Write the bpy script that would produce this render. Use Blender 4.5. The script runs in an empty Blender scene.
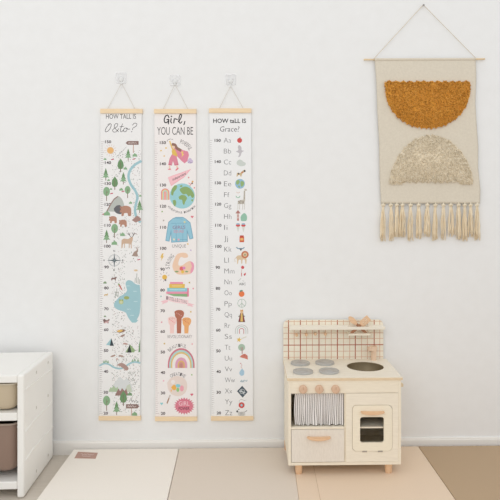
import bpy, bmesh, math, random
from mathutils import Vector, Matrix
random.seed(7)
S = bpy.context.scene
COL = S.collection
PI = math.pi

# ------------------------------------------------------------------ camera
F, HY, VX = 603.0, 206.0, 250.0
TH = math.radians(1.3)
sT, cT = math.sin(TH), math.cos(TH)
PPX = VX + F*math.tan(TH)
CD, CH = 2.9, 1.185
cam = bpy.data.cameras.new('camera'); co = bpy.data.objects.new('camera', cam); COL.objects.link(co)
cam.sensor_width = 36; cam.lens = 36*F/500
cam.shift_x = (250-PPX)/500; cam.shift_y = (HY-250)/500
co.location = (0, -CD, CH); co.rotation_euler = (PI/2, 0, -TH)
S.camera = co

def W(px, py, y=0.0):
    """measure a point of the photograph on the upright plane y"""
    u = (px-PPX)/F; dy = y+CD
    dx = dy*(sT+u*cT)/(cT-u*sT)
    dep = dx*sT+dy*cT
    return Vector((dx, y, CH-(py-HY)/F*dep))
def G(px, py, z):
    """measure a point of the photograph on the level plane z"""
    dep = F*(CH-z)/(py-HY); r = (px-PPX)/F*dep
    return Vector((r*cT+dep*sT, dep*cT-r*sT-CD, z))

# ------------------------------------------------------------------ materials
def lin(c):
    c = c/255.0
    return c/12.92 if c <= .04045 else ((c+.055)/1.055)**2.4
def L3(rgb): return (lin(rgb[0]), lin(rgb[1]), lin(rgb[2]), 1)
MC = {}
def M(rgb, rough=.7, kind=None, metal=0, amt=.06, scale=40, bump=0, stretch=(1,1,1)):
    key = (rgb, rough, kind, metal, amt, scale, bump, stretch)
    if key in MC: return MC[key]
    m = bpy.data.materials.new((kind or 'paint')+'_%d_%d_%d' % rgb); m.use_nodes = True
    nt = m.node_tree; b = nt.nodes['Principled BSDF']
    b.inputs['Base Color'].default_value = L3(rgb)
    b.inputs['Roughness'].default_value = rough; b.inputs['Metallic'].default_value = metal
    if kind in ('wood', 'noise', 'cloth', 'mat'):
        tc = nt.nodes.new('ShaderNodeTexCoord'); mp = nt.nodes.new('ShaderNodeMapping')
        mp.inputs['Scale'].default_value = stretch
        nz = nt.nodes.new('ShaderNodeTexNoise'); nz.inputs['Scale'].default_value = scale; nz.inputs['Detail'].default_value = 4
        nt.links.new(tc.outputs['Object'], mp.inputs['Vector']); nt.links.new(mp.outputs['Vector'], nz.inputs['Vector'])
        rp = nt.nodes.new('ShaderNodeValToRGB')
        a = L3(rgb)
        rp.color_ramp.elements[0].position = .3; rp.color_ramp.elements[1].position = .7
        rp.color_ramp.elements[0].color = (a[0]*(1-amt), a[1]*(1-amt*1.15), a[2]*(1-amt*1.4), 1)
        rp.color_ramp.elements[1].color = (min(1, a[0]*(1+amt)), min(1, a[1]*(1+amt)), min(1, a[2]*(1+amt)), 1)
        nt.links.new(nz.outputs['Fac'], rp.inputs['Fac']); nt.links.new(rp.outputs['Color'], b.inputs['Base Color'])
        if bump:
            bp = nt.nodes.new('ShaderNodeBump'); bp.inputs['Strength'].default_value = bump; bp.inputs['Distance'].default_value = .0006 if kind == 'cloth' else .002
            if kind == 'cloth':
                w1 = nt.nodes.new('ShaderNodeTexWave'); w1.bands_direction = 'X'; w1.inputs['Scale'].default_value = 130
                w2 = nt.nodes.new('ShaderNodeTexWave'); w2.bands_direction = 'Z'; w2.inputs['Scale'].default_value = 130
                for w in (w1, w2): w.inputs['Distortion'].default_value = 1.5; nt.links.new(tc.outputs['Object'], w.inputs['Vector'])
                ad = nt.nodes.new('ShaderNodeMath'); ad.operation = 'ADD'
                nt.links.new(w1.outputs['Fac'], ad.inputs[0]); nt.links.new(w2.outputs['Fac'], ad.inputs[1])
                nt.links.new(ad.outputs[0], bp.inputs['Height'])
            else: nt.links.new(nz.outputs['Fac'], bp.inputs['Height'])
            nt.links.new(bp.outputs['Normal'], b.inputs['Normal'])
    MC[key] = m
    return m
def glassy(rgb, trans, rough=.15, alpha=1.0):
    m = bpy.data.materials.new('clear_plastic'); m.use_nodes = True
    b = m.node_tree.nodes['Principled BSDF']
    b.inputs['Base Color'].default_value = L3(rgb); b.inputs['Transmission Weight'].default_value = trans
    b.inputs['Roughness'].default_value = rough; b.inputs['IOR'].default_value = 1.35; b.inputs['Alpha'].default_value = alpha
    return m

# ------------------------------------------------------------------ object helpers
def wloc(o):
    v = Vector((0,0,0))
    while o is not None: v = v+o.location; o = o.parent
    return v
def thing(name, label, cat, loc, group=None):
    o = bpy.data.objects.new(name, None); COL.objects.link(o); o.location = loc
    o.empty_display_size = .05
    o['label'] = label; o['category'] = cat
    if group: o['group'] = group
    return o
def tag(o, label, cat, group=None):
    o['label'] = label; o['category'] = cat
    if group: o['group'] = group
    return o
def obj(name, bm, mats, parent=None, smooth=False, origin=None, label=None):
    """link a bmesh given in world coordinates as one mesh object"""
    off = wloc(parent) if parent is not None else (Vector(origin) if origin is not None else Vector((0,0,0)))
    bmesh.ops.translate(bm, verts=bm.verts, vec=-off)
    me = bpy.data.meshes.new(name); bm.to_mesh(me); bm.free()
    for m in (mats if isinstance(mats, (list, tuple)) else [mats]): me.materials.append(m)
    if smooth:
        for p in me.polygons: p.use_smooth = True
    o = bpy.data.objects.new(name, me); COL.objects.link(o)
    if parent is not None: o.parent = parent
    elif origin is not None: o.location = origin
    if smooth == 'auto':
        try: me.set_sharp_from_angle(angle=math.radians(35))
        except Exception: pass
    if label: o['label'] = label
    return o
def struct(name, bm, m):
    o = obj(name, bm, m); o['kind'] = 'structure'; return o
def NB(): return bmesh.new()
def box(bm, x0, x1, y0, y1, z0, z1, bev=0.0, mi=0):
    vs = [bm.verts.new((x, y, z)) for x in (x0, x1) for y in (y0, y1) for z in (z0, z1)]
    fs = [bm.faces.new([vs[i] for i in f]) for f in ((0,1,3,2),(4,6,7,5),(0,4,5,1),(2,3,7,6),(0,2,6,4),(1,5,7,3))]
    for f in fs: f.material_index = mi
    if bev:
        es = list({e for f in fs for e in f.edges})
        r = bmesh.ops.bevel(bm, geom=es, offset=bev, segments=2, affect='EDGES', profile=.5)
        for f in r['faces']: f.material_index = mi
def prism(bm, pts, y0, y1, mi=0):
    """outline in x,z given front depth y0 and back depth y1"""
    a = [bm.verts.new((x, y0, z)) for x, z in pts]; b = [bm.verts.new((x, y1, z)) for x, z in pts]
    n = len(pts)
    bm.faces.new(a).material_index = mi; bm.faces.new(b[::-1]).material_index = mi
    for i in range(n): bm.faces.new((a[i], b[i], b[(i+1) % n], a[(i+1) % n])).material_index = mi
def rr(x0, x1, z0, z1, r, n=6):
    pts = []
    for cx, cz, a0 in ((x1-r, z1-r, 0), (x0+r, z1-r, 90), (x0+r, z0+r, 180), (x1-r, z0+r, 270)):
        for k in range(n+1):
            a = math.radians(a0+90*k/n); pts.append((cx+r*math.cos(a), cz+r*math.sin(a)))
    return pts
def ringprism(bm, outer, inner, y0, y1, mi=0, plane='xz'):
    def v(p, y): return bm.verts.new((p[0], y, p[1]) if plane == 'xz' else (p[0], p[1], y))
    n = len(outer)
    A = [v(p, y0) for p in outer]; B = [v(p, y0) for p in inner]
    C = [v(p, y1) for p in outer]; D = [v(p, y1) for p in inner]
    for i in range(n):
        j = (i+1) % n
        for q in ((A[i], A[j], B[j], B[i]), (C[i], D[i], D[j], C[j]), (A[i], C[i], C[j], A[j]), (B[i], B[j], D[j], D[i])):
            bm.faces.new(q).material_index = mi
def loft(bm, rings, cap0=True, cap1=True, mi=0, closed=True):
    R = [[bm.verts.new(p) for p in r] for r in rings]
    n = len(R[0])
    for a, b in zip(R, R[1:]):
        for i in range(n if closed else n-1):
            j = (i+1) % n; bm.faces.new((a[i], a[j], b[j], b[i])).material_index = mi
    if cap0: bm.faces.new(R[0][::-1]).material_index = mi
    if cap1: bm.faces.new(R[-1]).material_index = mi
def tube(bm, pts, r, n=8, mi=0, taper=None):
    pts = [Vector(p) for p in pts]; rings = []
    for i, p in enumerate(pts):
        d = (pts[min(i+1, len(pts)-1)]-pts[max(i-1, 0)]).normalized()
        u = d.cross(Vector((0,1,0)) if abs(d.y) < .9 else Vector((1,0,0))).normalized(); v = d.cross(u)
        rad = r if taper is None else taper[i]
        rings.append([p+u*rad*math.cos(2*PI*k/n)+v*rad*math.sin(2*PI*k/n) for k in range(n)])
    loft(bm, rings, mi=mi)
def lathe(bm, prof, c, axis='z', n=32, mi=0, cap0=True):
    """prof: list of (radius, height)"""
    rings = []
    for r, h in prof:
        ring = []
        for k in range(n):
            a = 2*PI*k/n; x, y = max(r, 1e-5)*math.cos(a), max(r, 1e-5)*math.sin(a)
            ring.append((c[0]+x, c[1]+y, c[2]+h) if axis == 'z' else (c[0]+x, c[1]-h, c[2]+y) if axis == 'y' else (c[0]+h, c[1]+x, c[2]+y))
        rings.append(ring)
    loft(bm, rings, cap0=cap0, cap1=cap0, mi=mi)
def fixn(bm): bmesh.ops.recalc_face_normals(bm, faces=bm.faces)

# ------------------------------------------------------------------ room
wallm = M((236,236,235), .85, 'noise', amt=.012, scale=18, bump=.12)
bm = NB(); box(bm, -3.2, 3.2, 0, .12, -.02, 2.7); struct('wall_back', bm, wallm)
bm = NB(); box(bm, -3.2, 3.2, -4.2, 0, -.1, 0)
struct('floor', bm, M((205,196,184), .55, 'noise', amt=.05, scale=9, stretch=(1,4,1)))
bm = NB()
prof = [(0,0), (-.011,0), (-.011,.056), (-.0085,.060), (-.0085,.0635), (-.006,.0655), (0,.0655)]
loft(bm, [[(x, y, z) for y, z in prof] for x in (-3.2, 3.2)]); fixn(bm)
struct('baseboard_back', bm, M((238,235,230), .5))

# ------------------------------------------------------------------ floor mats
def mat_panel(name, label, back, front, rgb, th=.035, gap=0.0, fold=None):
    """back / front: left and right (x, y) corners"""
    (ax, ay), (bx, by) = back; (cx, cy), (dx, dy) = front
    r = .006
    def ring(ins, z):
        return [(ax+ins, ay-ins, z), (bx-ins, by-ins, z), (dx-ins, dy+ins, z), (cx+ins, cy+ins, z)]
    root = thing(name, label, 'mat', ((ax+bx)/2, -.8, 0))
    bm = NB(); loft(bm, [ring(.002, .0005), ring(0, .004), ring(0, th-.003), ring(.0008, th-.0009), ring(.003, th)]); fixn(bm)
    mt = M(rgb, .6, 'mat', amt=.025, scale=260, bump=.10)
    obj('foam_panel', bm, mt, root)
    return root, mt
ZM = .035
def line_x(p0, p1, y):
    a, b = G(p0[0], p0[1], ZM), G(p1[0], p1[1], ZM)
    t = (y-a.y)/(b.y-a.y); return a.x+(b.x-a.x)*t
YB, YF = -.030, -1.75
e0 = ((75,447.5),(36.3,500)); e1 = ((179,448.5),(167.3,500)); e2 = ((295.1,470.6),(298.9,499.4)); e3 = ((418.6,446.5),(456,500))
X = lambda e, y: line_x(e[0], e[1], y)
mat1, mt1 = mat_panel('floor_mat', 'cream foam floor mat with a small brown label in its back corner', ((X(e0,YB), YB), (X(e1,YB)-.001, YB)), ((X(e0,YF), YF), (X(e1,YF)-.001, YF)), (242,235,225))
mat2, mt2 = mat_panel('floor_mat', 'greige foam floor mat between the cream mat and the tan mat', ((X(e1,YB)+.001, YB), (X(e2,YB), YB)), ((X(e1,YF)+.001, YF), (X(e2,YF), YF)), (221,208,193))
mat3, mt3 = mat_panel('floor_mat', 'light tan foam floor mat under the wooden play kitchen', ((X(e2,YB)+.0003, YB), (X(e3,YB)-.001, YB)), ((X(e2,YF)+.0003, YF), (X(e3,YF)-.001, YF)), (231,208,183))
mat4, mt4 = mat_panel('floor_mat', 'brown foam floor mat at the right edge of the floor', ((X(e3,YB)+.001, YB), (1.75, YB)), ((X(e3,YF)+.001, YF), (2.35, YF)), (183,157,126))
# stitched fold line of the tan mat
bm = NB(); ef = ((314.5,470.6),(320.3,499.4))
loft(bm, [[(X(ef,y)-.0012, y, ZM-.001), (X(ef,y)-.0006, y, ZM+.0006), (X(ef,y)+.0006, y, ZM+.0006), (X(ef,y)+.0012, y, ZM-.001)] for y in (-.05, YF+.02)]); fixn(bm)
obj('seam', bm, M((196,170,140), .7), mat3)
# label patch
c = [G(78,452,ZM), G(97.9,453,ZM), G(95.5,458.8,ZM), G(74.4,458.3,ZM)]
bm = NB()
loft(bm, [[(p.x, p.y, z) for p in c] for z in (ZM-.001, ZM+.0012)]); fixn(bm)
def lp(u, v, z):
    a = c[3].lerp(c[2], u); b = c[0].lerp(c[1], u); p = a.lerp(b, v); return Vector((p.x, p.y, z))
for v0, amp, u0, u1 in ((.64, .13, .2, .85), (.34, .05, .3, .72)):
    pts = [(u0+(u1-u0)*k/16, v0+amp*math.sin(k*1.7)*(.5+.5*math.sin(k*.9))) for k in range(17)]
    for (ua, va), (ub, vb) in zip(pts, pts[1:]):
        q = [bm.verts.new(lp(ua, va-.03, ZM+.0016)), bm.verts.new(lp(ub, vb-.03, ZM+.0016)), bm.verts.new(lp(ub, vb+.03, ZM+.0016)), bm.verts.new(lp(ua, va+.03, ZM+.0016))]
        bm.faces.new(q).material_index = 1
obj('label_patch', bm, [M((184,146,132), .6), M((226,208,200), .6)], mat1, label='brown label with pale script')

# ------------------------------------------------------------------ printed artwork helper
class Art:
    """flat print built from small coloured shapes, measured on the plane y"""
    def __init__(s, y, base): s.bm = NB(); s.y = y; s.lay = 0; s.boxes = []; s.mats = [base]; s.idx = {}
    def mi(s, c):
        if c not in s.idx: s.idx[c] = len(s.mats); s.mats.append(M(c, .75))
        return s.idx[c]
    def up(s, pts, pad=0.0):
        x0, x1 = min(p[0] for p in pts)-pad, max(p[0] for p in pts)+pad; y0, y1 = min(p[1] for p in pts)-pad, max(p[1] for p in pts)+pad
        s.lay = 1+max([b[4] for b in s.boxes if b[0] < x1 and b[1] > x0 and b[2] < y1 and b[3] > y0], default=0)
        s.boxes.append((x0, x1, y0, y1, s.lay))
    def yy(s): return s.y-.00004-.00003*s.lay
    def poly(s, pts, c, up=True):
        if up: s.up(pts)
        v = [s.bm.verts.new(W(px, py, s.yy())) for px, py in pts]
        f = s.bm.faces.new(v); f.material_index = s.mi(c)
        if f.calc_area() and (f.normal_update() or f.normal.y > 0): f.normal_flip()
    def ell(s, cx, cy, rx, ry, c, rot=0, n=18, a0=0, a1=360, up=True):
        cr, sr = math.cos(math.radians(rot)), math.sin(math.radians(rot)); pts = []
        full = (a1-a0) >= 360
        for k in range(n if full else n+1):
            a = math.radians(a0+(a1-a0)*k/n); x, y = rx*math.cos(a), -ry*math.sin(a)
            pts.append((cx+x*cr-y*sr, cy+x*sr+y*cr))
        s.poly(pts, c, up)
    def circ(s, cx, cy, r, c, **k): s.ell(cx, cy, r, r, c, **k)
    def line(s, pts, w, c, up=True):
        if up: s.up(pts, w/2)
        P = [pts[0]]
        for p in pts[1:]:
            if math.hypot(p[0]-P[-1][0], p[1]-P[-1][1]) > 1e-4: P.append(p)
        closed = len(P) > 3 and math.hypot(P[0][0]-P[-1][0], P[0][1]-P[-1][1]) < 1e-3
        L_, R_ = [], []
        for i, (x, y) in enumerate(P):
            a_, b_ = (P[i-1] if i else (P[-2] if closed else P[0])), (P[i+1] if i < len(P)-1 else (P[1] if closed else P[-1]))
            dx, dy = b_[0]-a_[0], b_[1]-a_[1]; d = math.hypot(dx, dy) or 1e-6; dx, dy = dx/d, dy/d
            e = 0 if closed else (-w*.3 if i == 0 else (w*.3 if i == len(P)-1 else 0))
            L_.append(s.bm.verts.new(W(x+dx*e-dy*w/2, y+dy*e+dx*w/2, s.yy()))); R_.append(s.bm.verts.new(W(x+dx*e+dy*w/2, y+dy*e-dx*w/2, s.yy())))
        for i in range(len(P)-1):
            s.bm.faces.new((L_[i], L_[i+1], R_[i+1], R_[i])).material_index = s.mi(c)
    def arc(s, cx, cy, r, w, a0, a1, c, ry=None, n=20):
        ry = ry or r; s.line([(cx+r*math.cos(math.radians(a0+(a1-a0)*k/n)), cy-ry*math.sin(math.radians(a0+(a1-a0)*k/n))) for k in range(n+1)], w, c)
    def rect(s, x0, y0, x1, y1, c): s.poly([(x0,y0),(x1,y0),(x1,y1),(x0,y1)], c)
    def curve(s, ctrl, w, c, n=6):
        s.line(smoothpts(ctrl, n), w, c)
    def text(s, t, x0, y0, x1, y1, c, bold=0.0, shear=0.0, rot=0):
        """fit lettering into the rectangle (y0 top, y1 bottom)"""
        s.up([(x0, y0), (x1, y1)]); vs, fs = glyphs(t, bold, shear)
        ax, bx = min(v[0] for v in vs), max(v[0] for v in vs); ay, by = min(v[1] for v in vs), max(v[1] for v in vs)
        cx, cy = (x0+x1)/2, (y0+y1)/2; cr, sr = math.cos(math.radians(rot)), math.sin(math.radians(rot)); N = []
        for v in vs:
            X_ = x0+(v[0]-ax)/max(bx-ax, 1e-6)*(x1-x0)-cx; Y_ = y1-(v[1]-ay)/max(by-ay, 1e-6)*(y1-y0)-cy
            N.append(s.bm.verts.new(W(cx+X_*cr+Y_*sr, cy-X_*sr+Y_*cr, s.yy())))
        m = s.mi(c)
        for f in fs:
            try: s.bm.faces.new([N[i] for i in f]).material_index = m
            except ValueError: pass
    def arctext(s, t, cx, cy, r, a0, a1, w, h, c, bold=0, up=1):
        n = len(t)
        for k, ch in enumerate(t):
            if ch == ' ': continue
            a = a0+(a1-a0)*(k+.5)/n; ar = math.radians(a)
            x, y = cx+r*math.cos(ar), cy-r*math.sin(ar)
            s.text(ch, x-w/2, y-h/2, x+w/2, y+h/2, c, bold, 0, (a-90) if up else (a+90))
    def finish(s, name, parent):
        bmesh.ops.recalc_face_normals(s.bm, faces=[f for f in s.bm.faces if f.material_index == 0])
        return obj(name, s.bm, s.mats, parent)
def smoothpts(P, n=6):
    out = []
    for i in range(len(P)-1):
        p0, p1, p2, p3 = P[max(i-1,0)], P[i], P[i+1], P[min(i+2, len(P)-1)]
        for k in range(n):
            t = k/n
            out.append(tuple(.5*((2*p1[j])+(-p0[j]+p2[j])*t+(2*p0[j]-5*p1[j]+4*p2[j]-p3[j])*t*t+(-p0[j]+3*p1[j]-3*p2[j]+p3[j])*t**3) for j in (0,1)))
    out.append(P[-1]); return out
GC = {}
def glyphs(t, bold, shear):
    k = (t, bold, shear)
    if k in GC: return GC[k]
    cu = bpy.data.curves.new('lettering', 'FONT'); cu.body = t; cu.offset = bold; cu.shear = shear; cu.resolution_u = 3
    o = bpy.data.objects.new('lettering', cu); COL.objects.link(o)
    dg = bpy.context.evaluated_depsgraph_get(); e = o.evaluated_get(dg); me = e.to_mesh()
    r = ([tuple(v.co) for v in me.vertices], [tuple(p.vertices) for p in me.polygons])
    e.to_mesh_clear(); bpy.data.objects.remove(o); bpy.data.curves.remove(cu)
    GC[k] = r; return r

INK = (58,54,56); GREY = (120,118,120)
def scatter_marks(a, x0, x1, y0, y1, n, cols, avoid=(), size=.46):
    a.lay = 1
    for _ in range(n):
        a.lay = random.uniform(.1, .95); x, y = random.uniform(x0, x1), random.uniform(y0, y1)
        if any(ax0 < x < ax1 and ay0 < y < ay1 for ax0, ay0, ax1, ay1 in avoid): continue
        k = random.random(); c = random.choice(cols)
        if k < .5: a.circ(x, y, size*random.uniform(.5,.9), c, n=6, up=False)
        else:
            t = random.uniform(0, PI); l = random.uniform(.4, .8)
            a.poly([(x-l*math.cos(t), y-l*math.sin(t)), (x+l*math.cos(t), y+l*math.sin(t)), (x+l*math.cos(t)-.3*math.sin(t), y+l*math.sin(t)+.3*math.cos(t)), (x-l*math.cos(t)-.3*math.sin(t), y-l*math.sin(t)+.3*math.cos(t))], c, up=False)
G1, G2, G3, TR = (110,148,104), (139,176,137), (158,192,160), (128,98,84)
def tree(a, x, y, h, kind, c=None):
    """y = foot of trunk"""
    w = h*.24
    a.rect(x-.35, y-h*.45, x+.35, y, TR)
    if kind == 'fir':
        for k in range(3):
            ty = y-h+h*.2*k; ww = w*(.55+.3*k)
            a.poly([(x, ty), (x+ww, ty+h*.38), (x+ww*.5, ty+h*.34), (x, ty+h*.4), (x-ww*.5, ty+h*.34), (x-ww, ty+h*.38)], c or (G1 if k < 2 else G2))
    elif kind == 'oval':
        a.ell(x, y-h*.68, w*1.0, h*.33, c or G2); a.line([(x, y-h*.1), (x, y-h*.75)], .35, TR); a.line([(x, y-h*.55), (x+w*.5, y-h*.7)], .3, TR)
    elif kind == 'leafy':
        a.poly([(x, y-h), (x+w*.8, y-h*.72), (x+w, y-h*.45), (x+w*.6, y-h*.25), (x, y-h*.2), (x-w*.6, y-h*.25), (x-w, y-h*.45), (x-w*.8, y-h*.72)], c or G1); a.line([(x, y), (x, y-h*.7)], .35, TR)
def bush(a, x, y, w, c=G2):
    a.poly([(x-w, y), (x-w*.9, y-w*.8), (x-w*.4, y-w), (x-w*.1, y-w*1.5), (x+w*.4, y-w*1.1), (x+w*.8, y-w*.9), (x+w, y)], c)
def blob(a, pts, c, n=5): a.poly(smoothpts(list(pts)+[pts[0]], n)[:-1], c)

def ruler(a, x, y150, y20, drift, labels_x0, col=(150,140,142), lab=(70,58,64), lw=6.2, maj=3.2, mnr=2.2, bow=0.0):
    bw = lambda t: bow*math.sin(PI*t)
    step = (y20-y150)/130.0
    for k in range(0, 131):
        yy = y150+k*step+bw(k/130.0); d = drift*(yy-y150)/(y20-y150)
        l = maj+.3 if k % 10 == 0 else (maj if k % 5 == 0 else mnr)
        a.poly([(x+d, yy-.16), (x+d+l, yy-.16), (x+d+l, yy+.16), (x+d, yy+.16)], col, up=False)
    for v in range(150, 10, -10):
        yy = y150+(150-v)*step+bw((150-v)/130.0); d = drift*(yy-y150)/(y20-y150)
        w = lw if v >= 100 else lw*.72
        a.text(str(v), labels_x0+d, yy-1.5, labels_x0+d+w, yy+1.5, lab, bold=.03)

def growth_chart(label, tl, tr, bl, br, bar_tl, bar_tr, bar_bl, bar_br, sheet_rgb, art, hook_c, apex, ends, hook_label, deep):
    """corner points are (px, py) on the photograph, on the wall"""
    y = -.006
    ctr = W((bar_tl[0]+bar_tr[0])/2, bar_tl[1], 0)
    root = thing('growth_chart', label, 'growth chart', (ctr.x, 0, ctr.z), 'height charts hung on the wall')
    a = Art(y, M(sheet_rgb, .8, 'noise', amt=.01, scale=200))
    P = [W(p[0], p[1], y) for p in (tl, tr, br, bl)]
    Q = [Vector((p.x, y+.0012, p.z)) for p in P]
    loft(a.bm, [P, Q])
    art(a); a.finish('printed_sheet', root)
    barm = M((238,213,176), .5, 'wood', amt=.07, scale=30, stretch=(1,8,14))
    for nm, (l, r, h) in (('top_bar', (bar_tl, bar_tr, 4.4)), ('bottom_bar', (bar_bl, bar_br, 4.2))):
        L, R = W(l[0], l[1], -.014), W(r[0], r[1], -.014); H = h*2.875/F
        bm = NB()
        for y0, y1 in ((-.014, -.0073), (-.0047, -.0005)):       # two slats clamp the sheet
            rings = []
            for p in (L, R):
                b = .001
                rings.append([(p.x, y0+b, p.z), (p.x, y1, p.z), (p.x, y1, p.z-H), (p.x, y0+b, p.z-H), (p.x, y0, p.z-H+b), (p.x, y0, p.z-b)])
            loft(bm, rings)
        # thin core between the slats
        loft(bm, [[(p.x, -.0074, p.z-.001), (p.x, -.0046, p.z-.001), (p.x, -.0046, p.z-H+.001), (p.x, -.0074, p.z-H+.001)] for p in (L+Vector((.001,0,0)), R-Vector((.001,0,0)))])
        fixn(bm); obj(nm, bm, barm, root)
    bm = NB()
    E = [W(e[0], e[1], -.007) for e in ends]; A = W(apex[0], apex[1], -.016)
    tube(bm, [E[0]-Vector((0,0,.004)), E[0], A+Vector((-.002,0,-.001)), A+Vector((0,0,.0012)), A+Vector((.002,0,-.001)), E[1], E[1]-Vector((0,0,.004))], .0011, 6)
    obj('hanging_cord', bm, M((212,206,196), .8), root)
    # the clear hook it hangs on
    hc = W(hook_c[0], hook_c[1], 0); s_ = .026
    hk = thing('wall_hook', hook_label, 'hook', (hc.x, 0, hc.z), 'clear adhesive wall hooks')
    bm = NB()
    ring = lambda ins, y: [(x, y, z) for x, z in rr(hc.x-s_+ins, hc.x+s_-ins, hc.z-s_+ins, hc.z+s_-ins, .006)]
    loft(bm, [ring(0, -.0002), ring(0, -.0018), ring(.001, -.0026)]); fixn(bm)
    obj('adhesive_pad', bm, CLEAR, hk)
    bm = NB()
    ax, az = A.x, A.z
    lathe(bm, [(.0001,0),(.010,0),(.010,.002),(.008,.003),(.0001,.003)], (hc.x, -.0026, hc.z-.006), 'y', 20)
    tube(bm, [(hc.x, -.005, hc.z-.006), (ax, -.008, az+.008), (ax, -.010, az-.001), (ax, -.015, az-.0035), (ax, -.0195, az-.0015), (ax, -.0205, az+.004)], .0016, 8)
    fixn(bm); obj('hook', bm, M((226,226,224), .35), hk, smooth='auto')
CLEAR = glassy((250,250,250), .0, .3, .5)

# ---- chart 1: forest map
def art_forest(a):
    RIV = (160,198,206)
    ruler(a, 100.9, 141.8, 413.2, -1.5, 105.0)
    DK = [(84,80,80), (110,106,102), (84,108,90), (150,140,136), (140,160,140), (160,116,112)]
    avoid = [(104,139,112,415), (125,262,142,326), (118,184,132,216), (103,180,120,225), (112,204,124,222),(107,253,121,268),(120,236,134,250)]
    a.text('HOW TALL IS', 106, 114, 136, 118.8, (70,68,72), bold=0)
    # script title
    c = (70,66,70)
    a.curve([(109.5,124.5),(106.8,127),(105.2,131),(106.8,131.8),(109.8,129),(111.3,125),(110,123.6),(107.8,124.6)], .55, c)
    a.curve([(118.5,131.8),(114.5,127.5),(115.2,124),(117.6,123.8),(117,126.5),(113,129.5),(113.2,131.8),(116,131.8),(118.8,128.6)], .55, c)
    a.curve([(122.5,123.8),(121,128),(120.4,131),(121.6,131.8),(123.4,130)], .55, c); a.line([(119.8,126.8),(123.6,126.4)], .5, c)
    a.curve([(126.6,128),(124.4,128.4),(123.6,131),(125,131.8),(127,130),(126.6,128),(128.2,129.2),(130,128.9)], .55, c)
    a.curve([(132.4,125.2),(134.4,123.2),(136.8,123.8),(136.2,126),(133.2,128),(132.4,129.8)], .55, c); a.circ(131.7,131.6,.5,c)
    # river upper
    a.curve([(140.9,161.2),(134,165.5),(129.6,171.5),(128.6,178),(131,184.6),(135.4,191),(137.4,197),(136,204),(135,210),(136.2,216.5),(140,222)], 2.5, RIV)
    # lake
    blob(a, [(139.8,285),(135.5,284),(131.8,281),(128,280.2),(125.6,283),(126.2,287),(127,290.5),(124.6,293.6),(119.5,297),(114.6,302.5),(114.2,306.5),(117.4,309.5),(122,311),(125.8,312.8),(128.2,317.6),(131.4,321.6),(134.6,322.4),(137.2,319),(139.6,313.4),(140.4,305),(140.6,295)], RIV)
    for x, y in ((128,286),(135,291.4),(135.4,301.6),(128.6,309.2),(132,315.4)):
        a.curve([(x-1.6,y+.3),(x-.8,y-.4),(x,y+.3),(x+.8,y-.4),(x+2,y+.2)], .3, (222,236,238))
    a.circ(121.2,302,2.3,(186,196,130)); a.circ(121.2,302.2,1.5,(206,208,170)); a.circ(119.9,300,.7,(150,166,96)); a.circ(122.5,300,.7,(150,166,96))
    a.ell(126.6,297.8,2.7,1.7,(160,172,104))
    scatter_marks(a, 104, 140.4, 150, 262, 560, DK, avoid); scatter_marks(a, 104, 139.8, 262, 412, 1150, DK, avoid)
    # sun
    for k in range(14):
        t = 2*PI*k/14; a.line([(110.4+4.4*math.cos(t),150.4+4.4*math.sin(t)), (110.4+6.2*math.cos(t),150.4+6.2*math.sin(t))], .3, (214,178,170))
    a.circ(110.4,150.4,3.5,(230,190,140)); a.circ(110.4,150.4,2.7,(233,182,118))
    # signpost at the top
    a.rect(133,144.5,133.8,153,(196,160,146)); a.poly([(125.6,143),(127.6,141),(138.6,141),(138.6,144.8),(127.6,144.8)], (140,112,106))
    a.curve([(128.4,143.5),(129.2,142.3),(130,143.5),(131,142.6),(132,143.5),(133,142),(134,143.5),(135,142.5),(136.5,143.4)], .4, (226,212,206))
    a.line([(126.5,147),(116,157.4)], .25, (120,118,118))
    for t in ((128.2,160.6,12,'fir'),(120.6,172,13.5,'leafy'),(105.8,180.5,12.5,'fir'),(123.4,184.4,12.5,'fir'),(114.8,189.8,13.5,'leafy'),(127.6,198,12,'oval'),(106.6,201,14,'oval'),(139.6,213,13,'fir'),(106.6,243,13.5,'fir'),(114.6,238,14,'oval')): tree(a, *t)
    for x, y, w in ((134.8,156.6,2.4),(105,160,1.5),(125.4,169.6,1.9),(108.6,181,1.4),(111,189.8,1.3),(121.2,190.6,2),(130.6,203.8,1.7),(140.2,196.6,1.4),(122.5,236,2.5),(114.4,244.8,3)): bush(a, x, y, w)
    for x, y in ((112.5,159.4),(134,159),(111.6,193.5),(123,191.4),(138.8,259.6),(103.8,214)):
        a.ell(x, y, 1.7, .55, (196,90,110), rot=-12)
    # cave, bears
    blob(a, [(107,211.5),(110,205),(114,199),(118,196.2),(121.5,198.5),(123.8,204),(123.6,211)], (186,190,184))
    a.line([(107,211),(110.5,204.6),(114,199.2),(117.6,196.4)], 1.0, (150,118,112))
    blob(a, [(113.8,208.5),(117,205.4),(121,206),(121.6,213.5),(117.4,213.6),(114.6,211.4)], (104,104,108))
    bush(a, 107, 215.5, 3.3)
    def bear(x, y, s):
        blob(a, [(x-5*s,y-5.5*s),(x-3*s,y-8.8*s),(x+1*s,y-9.6*s),(x+4.8*s,y-8*s),(x+5.6*s,y-4*s),(x+5.2*s,y),(x+2.6*s,y),(x+2*s,y-2.4*s),(x-1*s,y-2.4*s),(x-1.8*s,y),(x-3.8*s,y),(x-3.6*s,y-3*s),(x-5.4*s,y-3.4*s)], (184,138,118)); a.circ(x-4.2*s,y-8*s,1.1*s,(172,126,108)); a.circ(x-4.6*s,y-5.6*s,.35*s,(60,44,40))
    bear(125.4, 215.8, 1.05); bear(112.8, 223, .72); bear(122.8, 226.6, .72)
    a.poly([(131.8,220.2),(137,215.4),(141,218.4),(140.6,220.6),(135.4,222.4)], (168,134,126))
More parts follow.
